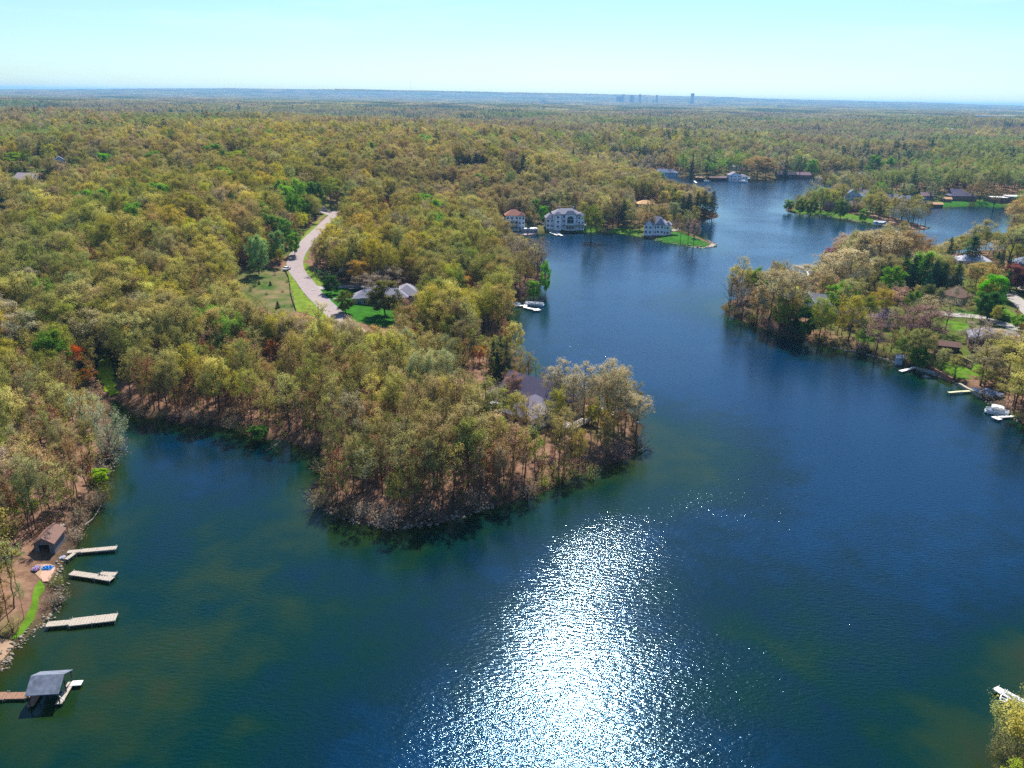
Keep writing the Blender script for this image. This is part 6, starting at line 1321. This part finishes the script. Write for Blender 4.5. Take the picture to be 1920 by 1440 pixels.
# wire fence between field and verge
fp = [G3(*q) for q in ((533,505),(541,520),(544,538),(545,552),(549,566),(555,583))]; t = thing('wire_fence', 'dark low wire fence along the rough field beside the road verge', 'fence', fp[0])
mb = MB()
for a, b in zip(fp[:-1], fp[1:]): mb.bar(a-fp[0]+Vector((0,0,.45)), b-fp[0]+Vector((0,0,.45)), .04, .75)
mb.build('fence_mesh', M_STEEL, t)
for a, b in zip(fp[:-1], fp[1:]):
    for k in range(3): q = a+(b-a)*k/3-fp[0]; mb = MB(); mb.bar(q-Vector((0,0,.3)), q+Vector((0,0,1.2)), .1); mb.build('post', W_DARK, t)
# lamp post at the headland tip
p = G3(1194, 812); t = thing('lamp_post', 'slim lamp post with white globe at the tip of the headland', 'lamp post', p); mb = MB(); mb.tube([(0,0,-.2),(0,0,.3),(0,0,2.6)], [.12,.06,.05], 8); mb.build('pole', M_STEEL, t)
mb = MB(); mb.tube([(0,0,2.6),(0,0,2.7),(0,0,2.95),(0,0,3.15),(0,0,3.22)], [.1,.26,.34,.22,.03], 10); mb.build('globe', M_TRIM, t, True)
# patio chairs behind the headland trees
chair0 = None
for i, (cx_, cy_) in enumerate(((1122,772),(1128,768),(1136,771),(1132,777),(1148,780),(1152,776))):
    p = G3(cx_, cy_)
    if chair0 is None:
        t = thing('lawn_chair', 'leftmost white lawn chair in the group behind the headland trees', 'chair', p, .4, 'white lawn chairs on the headland'); chair0 = t
        mb = MB(); mb.box((0,0,.45),(.9,.9,.08)); mb.build('seat', M_TRIM, t); mb = MB(); mb.box((0,.42,.85),(.9,.1,.8)); mb.build('backrest', M_TRIM, t)
        for sx in (-.38,.38):
            for sy in (-.38,.38): mb = MB(); mb.box((sx,sy,.2),(.07,.07,.42)); mb.build('leg', M_TRIM, t)
    else:
        c = chair0.copy(); COL.objects.link(c); c.location = p; c.rotation_euler = (0,0,i*1.1)
        for ch in list(chair0.children): d_ = ch.copy(); COL.objects.link(d_); d_.parent = c
        c['label'] = ['', 'white lawn chair turned away beside the leftmost headland chair', 'middle white lawn chair farthest from the water on the headland', 'white lawn chair standing lowest in the left-hand trio on the headland', 'white lawn chair set apart toward the lamp post', 'rightmost white lawn chair beside the one toward the lamp post'][i]
# distant landmarks, each at its own distance
def far_at(px, D):
    d = ray(px, 186); h = math.hypot(d[0], d[1]); return d[0]/h*D, d[1]/h*D
def z_at(px, py, D):
    d = ray(px, py); return CAM_H + d[2]/math.hypot(d[0], d[1])*D
M_TOWER = simple('hazed_tower', (.30,.36,.46), .8, .1, .05); M_FARW = simple('bright_roof', (.8,.8,.8), .8, .02)  # tower colour lightened and blued to carry the distant haze
def tower(name, label, cat, px0, px1, pyt, D, mat, steps=(), pyb=None, h=None):
    x, y = far_at((px0+px1)/2, D); w = (px1-px0)/FPX*D; z0 = height(x, y) if pyb is None else z_at(px0, pyb, D); zt = z_at((px0+px1)/2, pyt, D) if h is None else z0+h
    t = thing(name, label, cat, (x, y, min(z0, zt-5))); H_ = zt-min(z0, zt-5); az = math.atan2(x, y); t.rotation_euler = (0,0,-az); mb = MB(); mb.box((0,0,H_/2-2),(w,w*.6,H_+4)); mb.build('wall', mat, t)
    mb = MB(); mb.box((0,0,H_+1.2),(w*.7,w*.4,2.4)); mb.build('roof', mat, t)
    if H_ > 25:
        nf = int(min(9, H_/8))
        for k in range(nf): mb = MB(); mb.box((0,-w*.3-.1,H_*(k+.6)/nf),(w*.86,.3,H_/nf*.35)); mb.build('window', M_GLASS, t)
    for dx, dw, dh in steps: mb = MB(); mb.box((dx*w,0,H_*dh/2),(dw*w,w*.5,H_*dh)); mb.build('wing', mat, t)
tower('tower_block', 'tall isolated dark tower block on the horizon', 'tower block', 1295, 1301, 175.5, 9800, M_TOWER, ((-.75,.5,.35),))
tower('office_building', 'slender dark office tower beside the pale water tower on the skyline', 'office building', 1229.5, 1233, 178.6, 9800, M_TOWER, ((-1.6,.9,.5),))
tower('office_building', 'tapered office tower before the pale water tower on the skyline', 'office building', 1197.5, 1201.5, 177.3, 9900, M_TOWER); tower('office_building', 'squat flat-topped office block between skyline towers', 'office building', 1181, 1189, 179.0, 9900, M_TOWER)
tower('office_building', 'long low stepped office block at the start of the skyline', 'office building', 1156, 1170, 181, 9900, M_TOWER, ((.35,.3,1.3),))
x, y = far_at(1212.5, 8200); t = thing('water_tower', 'pale round water tower in the middle of the skyline', 'water tower', (x, y, height(x,y))); zt = z_at(1212.5, 180.2, 8200)-height(x,y); mb = MB(); mb.tube([(0,0,0),(0,0,zt-14)], [5,4], 10); mb.build('column', M_FARW, t)
mb = MB(); mb.tube([(0,0,zt-14),(0,0,zt-10),(0,0,zt-5),(0,0,zt-1),(0,0,zt)], [5,17,21,13,2], 16); mb.build('tank', M_FARW, t, True)
x, y = far_at(771, 9000); t = thing('radio_mast', 'very thin radio mast rising above the wooded horizon', 'radio mast', (x, y, height(x,y))); zt = z_at(771, 150, 9000)-height(x,y); mb = MB()
for k in range(3): a = k*2.094; mb.bar((1.4*math.cos(a),1.4*math.sin(a),0),(1.0*math.cos(a),1.0*math.sin(a),zt),.5)
for k in range(12):
    z_ = zt*k/12; mb.bar((1.4,0,z_),(-.7,1.2,z_+zt/24),.3); mb.bar((-.7,1.2,z_),(-.7,-1.2,z_+zt/24),.3)
mb.build('lattice_column', M_METAL, t)
def hall(label, px0, px1, py, D, mat=None, name='warehouse', cat='warehouse', h=9):
    x, y = far_at((px0+px1)/2, D); w = (px1-px0)/FPX*D; z0 = max(height(x, y), z_at((px0+px1)/2, py, D)-h-2); az = math.atan2(x, y); t = thing(name, label, cat, (x, y, z0), -az); hh_ = z_at((px0+px1)/2, py, D)-z0
    mb = MB(); mb.box((0,0,hh_/2-3),(w,26,hh_+6)); mb.build('wall', mat or M_FARW, t); mb = MB(); mb.box((0,0,hh_+.5),(w*1.01,27,1.0)); mb.build('roof', M_FARW, t)
hall('long white warehouse roof in the hazy right-hand woods', 1846, 1898, 217.5, 3300); hall('white warehouse near the frame edge behind the long one', 1905, 1935, 223, 3100); hall('pale strip of roofs beyond the right-hand woods', 1700, 1750, 239, 2400, h=7); hall('second pale roof strip nearer the right-hand clearing', 1790, 1813, 243, 2250, h=6)
hall('small bright white shed roof on the distant wooded plain', 1460, 1474, 196.5, 5600); hall('white block beside its twin in the distant left-hand woods', 347, 353.5, 181, 6800, h=26, name='storage_tank', cat='storage block'); hall('twin white block standing apart in the distant left-hand woods', 356.5, 363, 181.5, 6800, h=26, name='storage_tank', cat='storage block')
hall('lone white house in the left-hand middle distance', 457, 465, 211, 3100, h=12, name='distant_house', cat='house'); hall('white house peeping from the trees beside the lone one', 487, 494, 219, 2900, h=9, name='distant_house', cat='house'); hall('pale roof strip in the far left-hand haze', 264, 284, 184, 6000); hall('faint white roofs in the far left-hand corner', 106, 118, 187.5, 5400); hall('thin white roof line under the horizon', 672, 680, 179, 7600)
hall('white-walled building in the haze left of the skyline', 1112, 1118, 179, 8600) if False else None
hall('pale shed roof on the left-hand ridge woods', 240, 256, 197.5, 4200); hall('grey-white flat roof far above the channel', 1015, 1024, 188, 6200)
MAT_ROCK = simple('lichen_rock', (.20, .16, .12), .95, .4, 2.5, col2=(.36, .30, .24))
# fallen trees and stones along the banks
def log(label, pts, r=.16):
    P = [Vector((*W0(*q[:2], q[2]), q[2])) for q in pts]; o = P[0].copy(); mb = MB(); Q = [q-o for q in P]; mb.tube(Q, np.linspace(r, r*.3, len(Q)), 6)
    rng = random.Random(len(label)); d = (Q[-1]-Q[0])
    for k in range(7): s = Q[0]+d*rng.uniform(.4,.95); e = s+Vector((rng.uniform(-1.4,1.4), rng.uniform(-1.4,1.4), rng.uniform(.1,1.2))); mb.tube([s,(s+e)/2,e],[.05,.035,.012],4)
    tag(mb.build('fallen_tree', MAT_PALE, loc=o), label, 'fallen tree')
log('pale fallen tree leaning into the water by the picnic table', [(158,985,1.0),(175,972,.5),(191,946,.5)]); log('bleached fallen trunk along the cove shore by the green bush', [(531,822,1.2),(515,836,.4),(497,846,.2)]); log('grey driftwood trunk on the front tip of the headland', [(690,980,.8),(712,986,.4),(735,996,.2)]); log('fallen trunk at the brushy left-hand corner of the headland', [(600,925,1.),(590,938,.4),(578,947,.2)])
log('fallen branches in the shallows by the headland lamp post', [(1196,846,.8),(1212,838,.4),(1226,846,.2)]); log('thin snag lying in the water in front of the small hut', [(1690,684,.7),(1676,684,.3),(1664,686,.2)])
def stones(name, segs, mat, n, s0, s1, seed, label):
    rng = np.random.default_rng(seed); V = []; F = []; b = 0; base = np.array([(-1,-1,-1),(1,-1,-1),(1,1,-1),(-1,1,-1),(-1,-1,1),(1,-1,1),(1,1,1),(-1,1,1)])*.5; fq = np.array([(3,2,1,0),(4,5,6,7),(0,1,5,4),(1,2,6,5),(2,3,7,6),(3,0,4,7)])
    P = np.array([W0(*q) for q in segs]); L = np.linalg.norm(np.diff(P, axis=0), axis=1); cum = np.concatenate([[0], np.cumsum(L)])
    for i in range(n):
        s = rng.uniform(0, cum[-1]); k = min(len(L)-1, int(np.searchsorted(cum, s)-1)) if s > 0 else 0; p = P[k]+(P[k+1]-P[k])*((s-cum[k])/L[k])+rng.normal(0,.55,2); sz = s0 + (s1 * 1.25 - s0) * rng.random() ** 3
        v = base*np.array([1, rng.uniform(.6,1), rng.uniform(.45,.8)])*sz*rng.uniform(.75,1.25,(8,1)); a = rng.uniform(0,6.28); R_ = np.array([[math.cos(a),-math.sin(a),0],[math.sin(a),math.cos(a),0],[0,0,1]]); v = v@R_.T+np.array([p[0],p[1],max(.02,float(height(p[0],p[1])))+sz*.1]); V.append(v); F.append(fq+b); b += 8
    tag(mesh_obj(name, np.concatenate(V), np.concatenate(F), mat), label, 'stones', kind='stuff')
stones('shore_stones', [(0,1261),(28,1213),(42,1200),(70,1180),(83,1167),(98,1146),(112,1121),(112,1100),(104,1088),(112,1063),(124,1042),(140,1030)], MAT_ROCK, 420, .12, .38, 3, 'brown and grey stones edging the near grassy bank')
stones('headland_stones', [(607,954),(658,976),(706,987),(742,990),(815,981),(870,965),(925,950)], MAT_PALE, 260, .15, .6, 4, 'pale stones and driftwood bits along the headland waterline')
stones('spit_rocks', [(1195,441),(1232,451),(1285,461),(1320,465),(1338,463),(1342,458),(1325,451)], MAT_STONE, 260, .3, .8, 5, 'pale rocks edging the grassy spit')
stones('island_rocks', [(1515,401),(1590,412),(1652,422),(1690,427),(1735,430),(1740,426)], simple('pink_rock', (.5,.38,.32), .9, .2, 1), 260, .3, .9, 6, 'pinkish rocks edging the camper island')
stones('bank_rocks', [(1560,651),(1642,669),(1675,679),(1757,704),(1800,722),(1853,752),(1914,792)], MAT_STONE, 320, .2, .7, 7, 'stones along the right-hand peninsula bank')
# ------------------------------------------------------------ a label for every plant
LAND = [('picnic table', 113, 992), ('brown boathouse', 90, 1045), ('grassy bank', 50, 1165), ('red-orange tree', 152, 716), ('marsh inlet', 195, 700), ('pale inlet willows', 200, 840), ('lime bush', 187, 905), ('green cove bush', 487, 824),
 ('cove shore', 380, 797), ('rust-red tree', 507, 690), ('brushy headland corner', 600, 920), ('headland driftwood', 712, 985), ('headland waterline stones', 830, 975), ('headland driveway', 870, 720), ('plum-roofed house', 982, 770), ('headland lamp post', 1194, 812), ('lone bush in the lake', 1108, 898),
 ('headland pines', 935, 706), ('lower road end', 640, 600), ('rough field', 500, 550), ('round lawn trees', 648, 587), ('grey roadside house', 740, 570), ('white parked car', 538, 506), ('upper road bend', 634, 395), ('white jetty', 985, 574), ('wooded point', 1020, 530),
 ('red-roofed mansion', 963, 434), ('arched-window mansion', 1060, 433), ('grassy spit', 1290, 455), ('steep-roofed lake house', 1230, 442), ('tall shore pines', 1315, 412), ('white-gabled peninsula house', 1535, 582), ('peninsula tip', 1366, 588), ('jetty lawn', 1535, 505), ('tiny hut', 1684, 682),
 ('shore lawn', 1800, 690), ('covered boats', 1850, 738), ('canopied pontoon boat', 1868, 776), ('vivid green maple', 1855, 582), ('pale bungalow', 1822, 500), ('street curve', 1840, 596), ('slate-roofed street house', 1866, 650), ('conifer clump', 1735, 556), ('corner dock', 1900, 1305), ('camper trailer', 1650, 419), ('island maples', 1510, 400), ('bright far lawn', 1785, 380), ('far boathouses', 1340, 336), ('blue-grey far lake house', 1247, 318), ('purple-roofed far house', 1150, 308), ('far maples', 1520, 326), ('left-hand houses', 60, 330), ('dark mid-wood pines', 880, 316), ('left-hand spruce grove', 270, 250)]
LW = [(n_, *G(px, py)) for n_, px, py in LAND]
def colour_word(t, key):
    if key in ('pine', 'spruce'): return 'dark green' if t[1] < .11 else 'green'
    r_, g_, b_ = t; s_ = max(t)
    if g_ > r_ * 1.35: return 'bright green' if g_ > .3 else 'deep green'
    if g_ > r_ * 1.02: return 'fresh green'
    if r_ > g_ * 1.9: return 'rust red'
    if r_ > g_ * 1.42: return 'russet'
    if b_ > g_ * .62: return 'greyish'
    if b_ < g_ * .16: return 'mustard'
    if b_ < g_ * .27: return 'olive'
    return 'khaki' if r_ > .36 else 'dull olive'
FORM = {'oak': 'broad oak', 'tall': 'tall straight tree', 'thin': 'slender sparse tree', 'bare': 'budding bare-twigged tree', 'maple': 'dense round tree', 'pine': 'layered pine', 'spruce': 'pointed spruce', 'willow': 'spreading willow', 'shrub': 'twiggy shrub', 'snag': 'leafless dead tree'}
ORD = ['', 'second ', 'third ', 'fourth ', 'fifth ', 'sixth ', 'seventh ', 'eighth ', 'ninth ', 'tenth ', 'eleventh ', 'twelfth ', 'thirteenth ', 'fourteenth ', 'fifteenth ', 'sixteenth ']
buckets = {}
for t in TREES:
    D = [((t['x'] - x) ** 2 + (t['y'] - y) ** 2, n_, x, y) for n_, x, y in LW]; dd, n_, lx, ly = min(D)
    vx, vy = t['x'] - lx, t['y'] - ly; r = math.hypot(lx, ly); fwd = (vx * lx + vy * ly) / r; side = (vx * ly - vy * lx) / r
    if abs(fwd) > abs(side) * 1.2: rel = 'behind' if fwd > 0 else 'in front of'
    else: rel = 'right of' if side > 0 else 'left of'
    t['base'] = f"{colour_word(t['tint'], t['key'])} {FORM[t['key']]}"; t['rel'] = rel; t['lm'] = n_; t['d'] = math.sqrt(dd)
    buckets.setdefault((t['base'], rel, n_), []).append(t)
for (base, rel, n_), L in buckets.items():
    L.sort(key=lambda t: t['d'])
    for i, t in enumerate(L):
        if i < 16: lab = f"{base}, {ORD[i]}closest one {rel} the {n_}" if len(L) > 1 else f"{base} standing {rel} the {n_}"
        else: lab = f"{base} among the outer ones {rel} the {n_}"
        t['o']['label'] = lab; t['o']['group'] = f"{FORM[t['key']]}s near the {n_}"
# ------------------------------------------------------------ haze over the whole place
def haze():
    mb = MB(); mb.box((0, 12000, 59), (44000, 29000, 132))
    mb.v = [(x, y, z - 0) for x, y, z in mb.v]
    m = bpy.data.materials.new('haze'); m.use_nodes = True; nt = m.node_tree; nt.nodes.clear(); out = nt.nodes.new('ShaderNodeOutputMaterial')
    pv = nt.nodes.new('ShaderNodeVolumePrincipled'); pv.inputs['Color'].default_value = HAZE_COL; pv.inputs['Density'].default_value = HAZE_D; pv.inputs['Anisotropy'].default_value = 0.2
    nt.links.new(pv.outputs[0], out.inputs['Volume']); o = mb.build('haze', m); tag(o, kind='stuff')
HAZE_COL = (0.30, 0.63, 1.0, 1); HAZE_D = 7.0e-5
haze()
